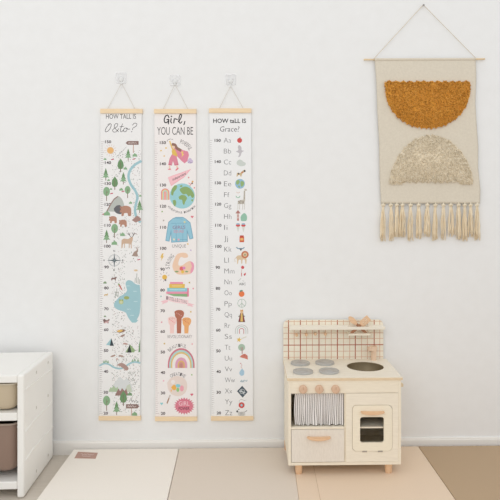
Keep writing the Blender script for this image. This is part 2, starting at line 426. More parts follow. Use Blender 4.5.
    # deer
    blob(a, [(121.6,240),(124,238.6),(128,239),(131,237.2),(132.8,237.4),(132.6,240.4),(131.6,243.5),(131.8,248),(130.9,248),(130.4,244.2),(126,243.6),(123.2,244),(122.4,247.8),(121.4,247.8)], (206,176,152), 3)
    a.rect(128.8,243,129.6,248,(206,176,152)); a.rect(124,243.4,124.8,248,(206,176,152))
    for sx in (-1, 1): a.curve([(131.6+sx*.4,237.2),(131.4+sx*2,235.2),(131.2+sx*3,232.6)], .5, (96,84,80)); a.line([(131.4+sx*2,235.2),(131.2+sx*1.2,232.8)], .45, (96,84,80)); a.line([(131.2+sx*2.6,234.4),(131.2+sx*4.4,233.6)], .45, (96,84,80))
    # hare
    blob(a, [(132.2,255.8),(133.6,252.6),(135.8,250.8),(137.4,250),(138,251.4),(137.2,253),(138,256.2),(135,256.4)], (168,146,134), 3); a.line([(137.4,250.4),(136,247)], .6, (168,146,134)); a.line([(137.8,250.2),(137.8,246.8)], .5, (168,146,134))
    # compass
    cx, cy = 114.3, 260.4
    a.arc(cx, cy, 5.8, .35, 0, 360, (150,156,158)); a.arc(cx, cy, 4.9, .2, 0, 360, (180,184,186))
    for k in range(4):
        t = k*PI/2; a.poly([(cx+7.6*math.cos(t),cy+7.6*math.sin(t)),(cx+1.1*math.cos(t+PI/4),cy+1.1*math.sin(t+PI/4)),(cx,cy),(cx+1.1*math.cos(t-PI/4),cy+1.1*math.sin(t-PI/4))], (84,98,104))
        t += PI/4; a.poly([(cx+4*math.cos(t),cy+4*math.sin(t)),(cx+.7*math.cos(t+PI/4),cy+.7*math.sin(t+PI/4)),(cx,cy),(cx+.7*math.cos(t-PI/4),cy+.7*math.sin(t-PI/4))], (140,150,152))
    for t_, x, y in (('N',114.3,250.9),('S',114,269.8),('W',104,260.4),('E',122.8,260.4)): a.text(t_, x-.8, y-.9, x+.8, y+.9, INK, bold=.02)
    # small animals and things round the lake
    def critter(x, y, c, s=1): blob(a, [(x-2.6*s,y),(x-2*s,y-1.6*s),(x+1*s,y-1.8*s),(x+2.2*s,y-2.9*s),(x+3*s,y-1.8*s),(x+2*s,y-.6*s),(x+2*s,y+1*s),(x+1.2*s,y+1*s),(x+.8*s,y),(x-1.2*s,y),(x-1.6*s,y+1*s),(x-2.4*s,y+1*s)], c, 2)
    critter(113.8,279.4,(136,108,104)); critter(106,295.4,(210,178,124),.7); critter(106.4,322,(150,118,112),1.1); a.circ(104.4,320.4,1.4,(124,100,98)); critter(106.5,322.8,(214,176,176),.7)
    a.poly([(118.2,284.4),(119.6,284),(122.4,289.6),(121.2,290)], (200,120,110)); a.circ(118.8,284.4,.9,(146,168,110))
    bush(a, 105, 283.6, 1.7, (130,156,120)); bush(a, 105, 317, 1.2, (130,156,120))
    for x, y, h in ((136.6,283,9.4),(138,283.6,6),(135,283,5),(139.4,284,4.5),(115.4,298,6),(116.6,296,7.5),(118,297,5)): a.line([(x,y),(x+.3,y-h)], .45, (128,140,128))
    a.ell(135.8,270.4,2,1,(222,196,160)); a.ell(121,331,4.2,1.6,(150,118,100),rot=-8); a.ell(120,330.8,2.8,1.1,(230,190,110),rot=-8); a.ell(122.6,335.6,2.7,.8,(152,124,112),rot=-25)
    a.poly([(130,320.4),(138.6,320),(136,322.6),(132,322.6)], (158,200,206))
    # tents
    a.poly([(106,345),(111.2,338.4),(114,345.8)], (160,200,206)); a.poly([(111.3,338.2),(113.8,345.8),(109.8,345.8)], (52,62,68))
    a.poly([(125.4,352),(130.2,344.6),(135.2,350.2),(134,352.4)], (150,176,130)); a.poly([(129.6,344.2),(131.6,352.6),(127,352.6)], (56,62,60))
    a.ell(125.4,343.8,2.5,.9,(186,150,140),rot=10); a.ell(113,356,2.7,.8,(168,138,124),rot=-18); a.ell(121.2,356,2.7,.8,(168,138,124),rot=12); a.circ(117,359,.9,(204,168,160))
    a.poly([(138.4,352),(139.2,344),(140.2,338.6),(140.1,352.2)], G1)
    # lower river with bridge
    a.curve([(99.8,365.6),(104,363.6),(109,364.4),(114,367.4),(120,368.6),(125,366.6),(130,363.4),(135,362),(139.9,363)], 1.7, RIV)
    for x, y in ((104,362.8),(106,362.4),(108,363),(132.6,361.8),(134.8,361),(138,361.6)): a.poly([(x-1.2,y),(x,y-3),(x+1.2,y)], (146,178,146))
    blob(a, [(116.4,365.4),(121,362.8),(126,365),(128.6,368.6),(126.4,370.6),(122.6,368),(119.6,366)], (176,146,138), 3)
    scatter_marks(a, 128, 136, 372, 387, 50, [(110,118,110),(130,140,128)])
    # mountains
    a.poly([(109.6,392),(115,382),(120,376.6),(124,380.4),(127,378),(131.6,385.4),(133,392)], (216,219,219))
    a.poly([(108.4,391.8),(110.6,387),(112,388.2),(113.6,385.4),(116,388.4),(117.6,386.6),(119,391.8)], (176,196,164)); a.poly([(124.4,392),(127,385.4),(130,384),(132.2,392)], (200,208,190))
    a.poly([(114.8,395.6),(118.6,388.4),(120.2,391.4),(122,388),(124.6,391),(126.2,388.4),(128.4,395.6)], (152,120,114)); bush(a, 129.8, 395.6, 2.5, (128,160,124))
    tree(a,106.6,410.8,15,'oval'); tree(a,123.4,406,15.4,'leafy'); tree(a,116.6,415,14,'fir')
    # lower signpost
    a.rect(131.2,408,131.9,415.5,(196,158,146)); a.poly([(126,404.2),(137.4,404.2),(139.4,406.2),(137.4,408.4),(126,408.4)], (142,116,110))
    a.curve([(127.6,407),(128.4,405.4),(129.2,407),(130.4,405.6),(131.4,407),(132.8,405.4),(134,407),(136,406)], .45, (230,218,212))
    bush(a, 134.6, 415.6, 2.8, (134,170,132))
    a.curve([(129,402.2),(131,398.4),(132,402.2),(133.4,400.2),(134.6,402),(136,400.4),(138,402.4)], .4, (110,108,108))

growth_chart('forest map height chart with a river, lake and bears, leftmost of the three hanging charts',
    (100.4,112), (141.7,112), (98.9,418.5), (140.2,418.5), (100.2,108.7), (142.3,108.7), (98.6,416.4), (140.7,416.4), (238,237,236), art_forest,
    (121.2,78.2), (121.5,84), ((107.4,109),(135,109)), 'clear adhesive hook above the forest map height chart', 0)

# ---- chart 2: girl power
def art_girl(a):
    PK, DP, TL, YL = (232,168,184), (206,112,134), (150,208,218), (226,188,96)
    ruler(a, 154.6, 142.6, 413.4, 1.0, 159.8, col=(176,160,164), lab=(62,50,54), bow=1.7)
    k = (44,42,46)
    # script title 'Girl,'
    a.curve([(169,117.6),(167.6,115.2),(165.4,116.4),(164.2,120),(165.2,122.6),(167.4,122),(168.8,119.6),(166.8,119.6)], 1.1, k); a.curve([(168.8,119.6),(168.4,124)], 1.1, k)
    a.curve([(171.2,118.6),(170.8,121.6),(171.6,123)], 1.1, k); a.circ(171.4,116.4,.75,k)
    a.curve([(173.8,123),(174.2,119.4),(174.6,118.8),(176,119),(177.4,119.6)], 1.1, k)
    a.curve([(178.2,121.8),(180.4,119),(181.6,115.4),(180.4,114.2),(179.2,117),(179,121),(180.2,123.2),(182,121.6)], 1.0, k); a.line([(184.8,121.4),(184.4,123.6),(183.8,124.6)], 1.1, k)
    a.text('YOU CAN BE', 157.2, 127, 193, 134.8, (52,50,54), bold=-.004)
    # flying girl with cape
    a.poly([(172.4,150),(175,147),(181,149.4),(188,151.6),(189,155),(187.4,161),(184.6,163.4),(181,160.4),(176.4,155.6)], (224,140,160)); a.poly([(181,152),(183.4,151),(182.8,153.8),(184.2,154),(181.6,157.2),(182,154.4)], (240,206,120))
    a.curve([(172.6,144.4),(175,145),(176.8,148),(180.4,150.2)], 2.8, (150,112,98))
    a.poly([(171.6,150.6),(174.6,148.6),(177.4,155),(176.2,158.6),(172.6,157)], YL); a.curve([(169.8,141.4),(171,145),(172.8,150)], 1.4, (232,194,110)); a.circ(173.6,147.2,1.4,(240,206,180))
    a.poly([(171.8,154.4),(176.6,156.4),(178.6,165),(174.6,165.6),(173,160.6),(171.8,165.6),(168.2,165),(169.6,158.6)], DP)
    a.poly([(172,154.4),(176.6,156.4),(177.8,163.6),(174.8,164.8),(173.2,160),(171.8,164.8),(168.8,164),(170,158.4)], (222,140,158))
    a.poly([(167.4,169.6),(170.2,168),(171.2,170)], (230,130,140)); a.poly([(175,170.4),(177.6,167.4),(179,168.4),(176.6,170.6)], (230,130,140)); a.ell(169.6,167,.8,1.6,(242,206,186)); a.ell(177,166.6,.8,1.6,(242,206,186))
    a.line([(167,141.4),(168,139.6),(170.6,139)], .4, INK); a.line([(171.4,139.4),(173,139.2)], .4, INK)
    a.arctext('POWERFUL', 177, 156.5, 15.5, 78, 26, 1.45, 4.0, (96,92,96), -.005)
    a.ell(190.2,161.4,2.9,2.2,(206,190,216)); a.curve([(188.2,162.6),(189.6,161.8),(191,162.8),(192.6,162)], .3, (120,104,134)); a.ell(190,159.6,1.6,1.6,(206,190,216))
    for x, y, c in ((161,150.6,YL),(164.2,156,(232,196,140)),(166,148,YL),(188.6,177.6,(222,150,150)),(194.4,187.8,(230,150,150)),(162.2,211.6,(160,186,130)),(192.2,216.8,(220,130,140)),(163.6,220.4,(180,170,160)),(187.8,244,YL),(190.8,250.2,(206,190,216)),(189.4,282.6,(190,170,90)),(193.2,288.6,(226,150,160)),(161,296.4,(170,206,200)),(190.8,311.8,(214,180,90)),(161.6,322.2,(226,160,170)),(164.4,343.6,(206,176,80)),(192.2,344,(232,172,176)),(191.8,374.8,(168,200,140)),(163.6,380.8,(238,180,196)),(191.8,394.5,(214,104,124)),(161.6,403.6,(140,204,208))):
        a.circ(x, y, .85, c, n=7)
    for x, y, c in ((191.8,394.5,(214,104,124)),(161.6,403.6,(140,204,208)),(192.2,216.8,(220,130,140))):
        a.poly([(x,y+1.6),(x-1.6,y-.2),(x-.9,y-1.2),(x,y-.5),(x+.9,y-1.2),(x+1.6,y-.2)], c)
    # pennant
    a.poly([(168,177.4),(173,175.4),(191.2,169),(184,177.4),(171,186),(169.4,181.6)], (240,178,186)); a.poly([(168.6,177.6),(173,176),(189,170.4),(183.4,176.8),(171.4,184.8),(169.8,181.4)], (246,196,202))
    a.text('independent', 171.6, 175.2, 187, 178.4, (96,84,90), bold=.01, shear=.4, rot=26)
    # small rainbow and globe
    for r, c in ((4.2,(226,140,150)),(3.2,(238,206,130)),(2.3,(168,212,214)),(1.4,(238,170,160))):
        a.poly([(165.2-r,199.8),(165.2-r,192.6)]+[(165.2+r*math.cos(math.radians(180-k_*15)),192.6-r*math.sin(math.radians(k_*15))) for k_ in range(1,12)]+[(165.2+r,192.6),(165.2+r,199.8)], c)
    a.circ(182.2,196,12.6,(158,208,214), n=40); LG = (142,172,110)
    for pts in ([(172,188.6),(174.6,185.4),(177,185.8),(176.4,189),(174,192),(172.8,195.4),(171,194)], [(172.6,200.4),(175.4,200),(176.2,203),(175,206.4),(173.4,204.4)],
                [(181,192.4),(179.6,189.6),(182,187.4),(186,186.6),(190,188.4),(193.4,192.6),(194.2,196.4),(192,198),(190.4,195.4),(188.4,196.6),(186.4,194),(183.4,194.4)],
                [(178.6,197),(181.4,195),(185.4,195.6),(187,198.4),(185.4,201.4),(184,205),(182.6,203),(182,199.8),(179.4,199.4)], [(190.8,200),(193.2,199.2),(192.6,201.6)], [(179.6,186.2),(181.4,185),(182.6,186),(181,187.2)]): blob(a, pts, LG, 3)
    a.line([(189.6,186),(193,181.4)], .8, (200,170,150)); a.circ(192.6,181.6,.9,(226,170,90)); a.circ(192.2,183.4,.7,(90,60,60)); a.line([(188.8,183),(191,184.6)], .8, (232,160,170))
    a.arctext('ADVENTUROUS INVENTION', 181.6, 196.2, 16.3, 216, 324, 1.15, 2.0, (80,76,82), .01, up=0)
    # denim jacket
    J, JD = (150,198,216), (108,160,186)
    a.poly([(168.4,222),(172.6,218.4),(176,217),(183,217),(186,218.8),(190.4,222.6),(192.2,232),(193.4,238.4),(189.6,239.4),(187.6,233),(187.8,241.6),(171.2,242.6),(171,234),(169.4,241.6),(165.4,240.8),(166.8,231)], JD)
    a.poly([(168.9,222.4),(172.8,218.9),(176,217.6),(183,217.6),(185.8,219.2),(190,223),(191.6,232),(192.6,237.8),(189.9,238.6),(186.8,229),(187.2,241),(171.7,242),(171.2,229),(169,240.9),(166,240.2),(167.3,231)], J)
    a.line([(171.2,223.4),(187,223)], .35, JD); a.line([(175,218),(182.6,219.2)], .35, JD); a.line([(176,224),(176.4,241.6)], .35, JD); a.line([(183,224),(182.8,241.2)], .35, JD); a.line([(171.8,240),(187,239.4)], .35, JD)
    a.text('GIRLS', 172.6, 225.6, 185.4, 228.8, (150,130,160), bold=.01, rot=1); a.text('SQUAD', 173.6, 230, 183.6, 233.2, (214,150,170), bold=.01, rot=1)
    for x, y, c in ((174,239.4,(236,226,196)),(184.6,222,(222,214,160)),(178.6,239.6,(230,170,186))): a.circ(x, y, 1, c)
    a.text('UNIQUE', 172.2, 244.4, 186, 248.2, (90,88,92), bold=-.01)
    # strong arm
    a.poly([(162,253.6),(163.6,253.2),(162.8,256.2),(163.8,256.2),(161,261),(161.6,257.6),(160.2,257.6)], YL)
    blob(a, [(173.4,270),(172.4,265.6),(174.4,259),(176.8,254.6),(181,252.8),(185.6,253),(188,255.2),(187.4,257.4),(184,257.8),(181,257),(179,260),(178.4,265),(182,265.4),(186,262.6),(190,261),(193,264),(193.6,269),(191,273.4),(184,274.6),(177,274)], (238,204,178), 4)
    blob(a, [(190,261),(193.6,263.4),(193.8,269.4),(190.8,273.6),(190.6,270),(191.8,266)], (236,160,184), 3)
    a.circ(181.6,268.6,2.1,(226,110,110)); a.circ(182.6,271.8,1.6,(236,196,90)); a.circ(184,268,1.5,(222,140,190)); a.ell(176.6,271.6,2,.8,(140,168,120)); a.ell(186.6,271.6,1.6,.8,(140,168,120))
    a.arctext('STRONG', 186, 268, 18.4, 184, 134, 2.0, 4.0, (90,88,92), -.005)
    # bulb
    a.circ(164.6,277.2,2.5,(230,186,90)); a.rect(164.6,279.2,166.2,281,(110,106,110))
    for k_ in range(7):
        t = math.radians(20+k_*40); a.line([(164.4+3.8*math.cos(t),276.8-3.8*math.sin(t)),(164.4+5.2*math.cos(t),276.8-5.2*math.sin(t))], .3, (110,106,110))
    # stack of books
    for x0, y0, x1, y1, c in ((170,282,183,284,(232,150,176)),(169.2,284,184.8,288,(230,190,90)),(167.2,288,187.4,291.6,(144,204,214)),(166.2,291.6,188.8,293.8,(236,152,176))): a.rect(x0,y0,x1,y1,c)
    a.poly([(166.4,293.8),(188.6,293.8),(187.4,296.8),(174,296.2)], (140,178,130)); a.rect(187.2,288,188.8,296.6,(226,130,156)); a.line([(172,285.9),(182,285.9)], .4, (250,236,200)); a.line([(169.6,289.8),(185,289.8)], .4, (226,244,246))
    # banner
    a.poly([(160.6,301.4),(167.6,299.4),(168,302),(161.6,304.4),(163,302.8)], (242,198,204)); a.poly([(187.6,302.6),(194.8,304.8),(192,305.2),(193.6,307),(187.4,305.6)], (242,198,204))
    a.poly([(165.8,295.6),(176,298.4),(188.4,300.2),(188,304.4),(176,302.8),(165.8,300.2)], (244,214,216))
    for k_, ch in enumerate('INTELLECTUAL'): x = 167+k_*1.78; a.text(ch, x-.65, 296.2+k_*.36, x+.65, 299.6+k_*.36, (110,100,106), bold=-.005)
    # three fists
    for x, top, w, yb, c, nail in ((172,317.2,3.1,333.4,(242,206,200),(222,70,90)),(179,310.6,3.4,333.4,(180,112,90),(240,190,190)),(186.4,318,3.2,333.4,(236,174,116),(196,60,70))):
        a.poly([(x-w*.72,top+6),(x+w*.8,top+6),(x+w*.6,yb),(x-w*.62,yb)], c)
        blob(a, [(x-w*1.2,top+3.4),(x-w*1.3,top+1),(x-w*.4,top-.5),(x+w*.9,top-.2),(x+w*1.5,top+2.4),(x+w*1.2,top+6.2),(x+w*.5,top+8.4),(x-w*.5,top+8.4),(x-w*1.1,top+6)], c, 3)
        for j in range(4): a.circ(x-w*.7+j*w*.45, top+2.4+j*.9, .42, nail, n=6); a.line([(x-w*.9+j*w*.5,top+.4),(x-w*.7+j*w*.5,top+2)], .2, (150,90,76))
    a.text('REVOLUTIONARY', 167.6, 335, 192, 338.2, (100,96,100), bold=-.01)
    a.arctext('BEAUTIFUL', 180.4, 361, 15.6, 140, 66, 1.7, 3.3, (96,92,96), -.005)
    # rainbow
    for r, c in ((13.4,(208,124,138)),(11.9,(176,214,212)),(10.4,(222,190,124)),(9,(240,234,230)),(6,(222,164,188)),(3.6,(222,184,116)),(2.4,(210,146,140)),(1.1,(196,138,128))):
        ry = r*1.26
        a.poly([(181.2-r,368)]+[(181.2+r*math.cos(math.radians(180-k_*7.5)),365-ry*math.sin(math.radians(k_*7.5))) for k_ in range(0,25)]+[(181.2+r,368)], c)
    a.arctext('CREATIVE', 177.6, 386, 12, 128, 50, 1.8, 3.2, (96,92,96), -.005)
    # palette and brush
    blob(a, [(167.2,382.6),(171,378),(177,376),(183,377.6),(186.6,382),(187,388.6),(184,394),(178,396.2),(171.4,394),(168,389)], (232,216,208)); a.circ(173,382,2.1,(240,232,230))
    blob(a, [(171,387.4),(173.6,384.8),(176.2,386),(176,389.4),(173,390)], (238,180,90), 3); a.ell(171.2,390.6,.6,1.2,(238,180,90)); a.ell(178,385.8,2.4,1.8,(140,206,216)); a.ell(177.8,389.8,1.5,2.1,(150,200,130)); a.ell(181.8,388.4,2,3,(238,168,180))
    a.line([(170,395.4),(167.2,403)], 1.3, (172,136,116)); a.line([(170,395.2),(169.2,397.6)], 1.3, (206,196,190))
    # starburst badge
    n = 22; a.poly([(184.2+(10.6 if j % 2 else 8.2)*math.cos(PI*j/n), 406+(8.8 if j % 2 else 6.8)*math.sin(PI*j/n)) for j in range(2*n)], (214,120,140)); a.ell(184.2,406,8,6.6,(220,128,146), n=30)
    a.text('GIRL', 178.8, 401.4, 189.4, 405.6, (250,226,232), bold=-.01); a.text('POWER', 178.6, 407, 189.6, 410, (110,60,76), bold=.01)
growth_chart('pale pink height chart with globe, rainbow and raised fists, middle of the three charts',
    (154.4,112), (195.9,112), (155.4,419), (196.9,419), (154,108.9), (196.2,108.9), (155,417), (197,417), (241,236,234), art_girl,
    (175.2,80.4), (175,85), ((163,109.4),(188,109.4)), 'clear adhesive hook above the pale pink height chart', 0)

# ---- chart 3: alphabet
def art_abc(a):
    ruler(a, 209.8, 140.4, 413, 2.0, 214.6, col=(176,172,172), lab=(60,52,56), bow=1.2, lw=6.2, mnr=1.9, maj=2.4)
    a.text('HOW taLL IS', 213.2, 118.6, 246, 123, (50,48,52), bold=.02)
    a.text('Grace?', 220, 126.4, 239.4, 131.6, (86,84,88), bold=-.004, shear=.1)
    LT = (98,98,102)
    for k, ch in enumerate('ABCDEFGHIJKLMNOPQRSTUVWXYZ'):
        y = 140.2+k*10.9; x = 223.8+k*.05; t = ch+ch.lower()
        w = {'I': 3.2, 'J': 3.6, 'L': 4.4, 'M': 10, 'W': 10, 'F': 5.4, 'R': 5.4, 'T': 5.6}.get(ch, 7.2)
        a.text(t, x, y-2.4, x+w, y+(2.4 if ch not in 'GJPQY' else 3.9), LT, bold=-.014)
    X0 = 239.6
    a.circ(X0,140.4,2.5,(208,82,80)); a.line([(X0,138),(X0+.7,137)], .5, (110,130,90))                                   # apple
    blob(a, [(X0-4,151.6),(X0-1.2,150),(X0-1.8,147),(X0-.4,145),(X0+1.8,147.4),(X0+2,150.2),(X0+4.4,150.8),(X0+2.2,152.4),(X0+.8,156),(X0-1.4,157),(X0-.4,153.4)], (196,192,196), 3)   # bird
    blob(a, [(X0-2.6,164.6),(X0-3,162),(X0-.4,159.6),(X0+2.2,160.2),(X0+3.6,161.6),(X0+6,163),(X0+5.4,165.4),(X0+1,166.2)], (206,212,206), 3)   # cloud
    blob(a, [(X0-2.6,172.6),(X0,173.4),(X0+2,171.6),(X0+5,169.6),(X0+5.6,171.6),(X0+2.8,173.4),(X0+1.8,176.4),(X0+.8,176.4),(X0+.2,175),(X0-1.6,175.2),(X0-2.2,176.6),(X0-3,176.4)], (206,180,140), 2); a.circ(X0+5,171,1,(70,62,60)); a.circ(X0-1,173.6,.9,(86,76,70)); a.circ(X0+2.6,172.4,.9,(196,120,90))  # dog
    a.circ(X0+.4,183.8,4.9,(150,190,216), n=26)
    for pts in ([(X0-3.4,181),(X0-1,179.8),(X0+.2,182),(X0-1.6,184.6),(X0-3.4,184)], [(X0+1,181),(X0+4,181.6),(X0+4.4,184.6),(X0+2,186.8),(X0+.8,184.4)], [(X0-2,186),(X0,185.6),(X0+.2,188)]): blob(a, pts, (150,180,120), 3)  # earth
    a.arc(X0-1.5,191.4,1.6,.5,200,340,(210,180,160)); a.arc(X0-1.6,195.8,1.9,.8,190,350,(150,196,170))   # feather / fruit
    # giraffe
    GB = (196,190,178)
    a.poly([(X0+5.6,190.4),(X0+4.2,190.6),(X0+3.8,199.6),(X0-1.6,200.8),(X0-2,204),(X0+4.4,204),(X0+5.6,200)], GB)
    for dx in (-1.6,.2,3.2,5): a.line([(X0+dx,203.4),(X0+dx-.2,209.4)], .45, GB)
    a.ell(X0+6,189.8,1.4,.9,GB,rot=20)
    for k in range(16): a.circ(X0+random.uniform(-1.4,4.8), random.uniform(200.6,203.4), .42, (128,110,98), n=5, up=False)
    for k in range(6): a.circ(X0+4.8, 191.6+k*1.4, .36, (128,110,98), n=5, up=False)
    # house and bush
    a.rect(X0-2.7,212.4,X0-.5,220.8,(214,190,184)); a.poly([(X0-4.2,213.4),(X0-1.6,210),(X0+1,213.4)], (176,120,112)); a.rect(X0-2,215,X0-1.2,217,(190,110,104)); a.rect(X0-2.2,218.4,X0-1,220.8,(190,110,104))
    blob(a, [(X0+1.4,221),(X0+1,217),(X0+3,214),(X0+5.4,213.2),(X0+7.4,216.4),(X0+6.6,220.8)], (150,194,172), 3)
    for dx in (-1.6, 3.8):                                                                                               # ice creams
        a.poly([(X0+dx-1.7,226),(X0+dx+1.7,226),(X0+dx,232.4)], (216,218,208)); a.ell(X0+dx,225.4,2.2,1.3,(212,84,84)); a.ell(X0+dx,224,1.9,.8,(150,180,200))
    a.rect(X0-.1,236.6,X0+4.5,242.2,(208,100,70)); a.rect(X0+.3,235.4,X0+4.1,236.8,(190,70,60)); a.rect(X0+.7,238.2,X0+3.7,240.4,(238,190,120))   # jam jar
    a.line([(X0-3,247.4),(X0-1.6,248.6),(X0+3.4,248.6),(X0+4.6,247.4)], 1.1, (130,160,180)); a.poly([(X0-.4,248.6),(X0+2.8,248.6),(X0+1.2,251)], (96,96,100))  # koala-like mark
    # lion
    blob(a, [(X0-3.6,257.6),(X0-2,255.6),(X0+3,255.4),(X0+6.6,257),(X0+6.8,263.4),(X0+5.8,263.4),(X0+5.2,259.8),(X0+3,259.8),(X0+2.6,263.4),(X0+1.6,263.4),(X0+1.4,260),(X0-1,260),(X0-1.6,263.6),(X0-2.6,263.4),(X0-2.6,260)], (220,196,164), 2)
    a.circ(X0+5.4,254.6,3.7,(196,118,84)); a.circ(X0+5.4,254.6,2.2,(222,192,156)); a.circ(X0+5.4,254.8,.8,(130,150,120)); a.curve([(X0-3.2,257.4),(X0-4.8,259),(X0-4.4,262)], .4, (200,170,140))
    a.circ(X0+3,267.4,1.6,(206,84,90)); a.line([(X0+2.4,268),(X0+1.6,274)], .4, (200,150,140)); a.poly([(X0+4,274),(X0+6.4,272.6),(X0+6,275),(X0+4.6,276)], (206,84,90)); a.rect(X0+1.6,273,X0+2.4,276.4,(200,110,110))   # mushrooms
    a.line([(X0-1.4,281),(X0+1.4,278.4)], .4, (160,170,160)); a.text('ABC', X0-.6, 282.8, X0+6, 285.2, (90,88,92), bold=.01); a.line([(X0+3,280.6),(X0+4.4,281.4)], .4, (170,170,170))
    a.circ(X0+2,294,2.9,(232,126,76)); a.ell(X0+1.4,290.9,1.6,.8,(84,140,130),rot=-20); a.ell(X0+2.6,290.6,.9,.5,(110,160,120),rot=20)   # orange
    c = (170,190,176); a.arc(X0+2.2,303.2,4.1,.5,0,360,c,n=30); a.line([(X0+2.2,299.2),(X0+2.2,307.2)], .5, c); a.line([(X0+2.2,303.2),(X0-.6,306)], .5, c); a.line([(X0+2.2,303.2),(X0+5,306)], .5, c)   # peace sign
    # queen
    a.poly([(X0+.6,313),(X0+3.6,313),(X0+5.4,321.6),(X0-1.2,321.6)], (134,70,70)); a.poly([(X0+1.4,313.4),(X0+2.8,313.4),(X0+3.4,321.6),(X0+.8,321.6)], (226,190,110)); a.circ(X0+2.1,312,1.6,(226,190,150)); a.poly([(X0+.6,311),(X0+1,309.4),(X0+2.1,310.4),(X0+3.2,309.4),(X0+3.6,311)], (214,150,60)); a.line([(X0+.8,315),(X0-.9,316.6)], .8, (120,130,110)); a.line([(X0+3.4,315),(X0+5,316.6)], .8, (120,130,110)); a.line([(X0-1,321.8),(X0+5.4,321.8)], .5, (84,60,60))
    for r, c in ((6.2,(190,190,186)),(4.3,(176,196,190)),(2.2,(190,96,104))):                                              # rainbow
        a.line([(X0+2-r,333.6)]+[(X0+2+r*math.cos(math.radians(180-k*15)),330.4-r*.88*math.sin(math.radians(k*15))) for k in range(13)]+[(X0+2+r,333.6)], .6, c)
    st = [(X0-.6+(2.9 if j % 2 == 0 else 1.2)*math.sin(PI*j/5+.2), 339.8-(2.9 if j % 2 == 0 else 1.2)*math.cos(PI*j/5+.2)) for j in range(10)]
    a.poly(st, (226,190,96)); a.line([(X0+2,338.6),(X0+6.6,336.8)], 1.1, (220,218,206))
    a.circ(X0+2,347.4,3.5,(170,194,174)); a.rect(X0+2.1,347,X0+3,354,(178,130,130)); a.line([(X0+2.5,350),(X0+.8,347.6)], .4, (178,130,130))   # tree
    a.poly([(X0,357),(X0+2.4,354.6),(X0+5.6,353.8),(X0+8,355.8),(X0+8.2,359.6),(X0+5,358.4),(X0+2.6,357.8)], (206,124,108)); a.line([(X0+5,356),(X0+4.2,354)], .4, (150,90,84))   # umbrella
    blob(a, [(X0+2.6,368.4),(X0+4.6,371.4),(X0+4.2,374.8),(X0+1.6,375.8),(X0-.2,373.6),(X0+.6,370.8)], (168,200,220), 3); a.curve([(X0+1,363.6),(X0+2.4,365),(X0+1.4,366.6),(X0+2.6,368.4)], .5, (214,170,170)); a.circ(X0+1,363.4,.6,(200,150,150))   # vase
    a.curve([(X0+.8,381.6),(X0+2,380.2),(X0+3,381.4),(X0+4.4,380.2),(X0+6.8,381.2),(X0+7.6,380)], .6, (150,176,186)); a.ell(X0+3,381.6,2,.7,(176,190,196))   # whale
    a.poly([(X0+2.6,385.8),(X0+8,392),(X0+3,397.6),(X0-2.6,391.2)], (74,88,98)); a.line([(X0,391),(X0+5.4,392.6)], 1, (206,212,216)); a.arc(X0+2.6,391.4,2.3,.5,0,360,(206,212,216)); a.line([(X0+1.4,389.4),(X0+4.6,394.6)], .6, (206,212,216))   # x-ray
    a.circ(X0+2,405.2,3,(206,86,80)); a.circ(X0+2,405.2,1.2,(160,200,214)); a.curve([(X0-.4,403),(X0,400.4),(X0+2.4,399.4),(X0+4.6,400.6),(X0+6.6,399.8)], .3, (150,150,150))   # yo-yo
    blob(a, [(X0-2,411.6),(X0+.4,411.8),(X0+4,411.6),(X0+5.4,412.6),(X0+5,415.6),(X0-.8,415.6)], (206,206,204), 3); a.circ(X0-2.4,411.4,1,(70,68,70)); a.circ(X0-.8,409.4,.6,(90,88,90)); a.curve([(X0+5,412),(X0+7.4,410.6)], .5, (80,78,80))
    for dx in (.4,1.8,3.2): a.line([(X0+dx,412),(X0+dx+.4,415)], .3, (110,108,110))   # zebra
growth_chart('white alphabet height chart with paired letters and small pictures, rightmost of the three hanging charts',
    (209.4,111), (251.1,111), (211.5,418.4), (253.2,418.4), (209,108.3), (251.4,108.3), (211,416.6), (253.4,416.4), (239,239,239), art_abc,
    (230.8,79.8), (230.6,86.6), ((219,109),(243.6,109)), 'clear adhesive hook above the white alphabet height chart', 0)

# ------------------------------------------------------------------ woven wall hanging
yH = -.014
rt = W(424, 59, 0)
wh = thing('wall_hanging', 'cream fringed textile hanging with a tufted orange half moon above a beige dome', 'wall hanging', (rt.x, 0, rt.z))
clothm = M((219,210,193), .9, 'cloth', amt=.035, scale=120, bump=.12)
def edge(v):      # v 0 top..1 bottom ->left,right px
    le = [(0,374.6),(.15,376.4),(.35,377.4),(.6,379.4),(.8,379.8),(1,381.2)]
    re = [(0,475.6),(.12,476.4),(.3,475.4),(.45,476.6),(.6,478.2),(.75,478),(.9,480.2),(1,479.8)]
    def ev(t):
        for (a0,b0),(a1,b1) in zip(t, t[1:]):
            if v <= a1: return b0+(b1-b0)*(v-a0)/(a1-a0)
        return t[-1][1]
    return ev(le), ev(re)
bm = NB(); NU, NV = 48, 56; gridA = []
def cy(u, v): return yH+.0022*math.sin(u*9+v*2)*v+.0015*math.sin(u*21+1)*v
for j in range(NV+1):
    v = j/NV; l, r = edge(v); py = 59.6+(203.6-59.6)*v; row = []
    for i in range(NU+1):
        u = i/NU; p = W(l+(r-l)*u, py, yH); row.append(bm.verts.new((p.x, cy(u, v), p.z)))
    gridA.append(row)
for j in range(NV):
    for i in range(NU): bm.faces.new((gridA[j][i], gridA[j][i+1], gridA[j+1][i+1], gridA[j+1][i]))
backv = [[bm.verts.new(v.co+Vector((0, .0015, 0))) for v in row] for row in gridA]
for j in range(NV):
    for i in range(NU): bm.faces.new((backv[j][i], backv[j+1][i], backv[j+1][i+1], backv[j][i+1]))
rim = [(0, i) for i in range(NU+1)]+[(j, NU) for j in range(1, NV+1)]+[(NV, i) for i in range(NU-1, -1, -1)]+[(j, 0) for j in range(NV-1, 0, -1)]
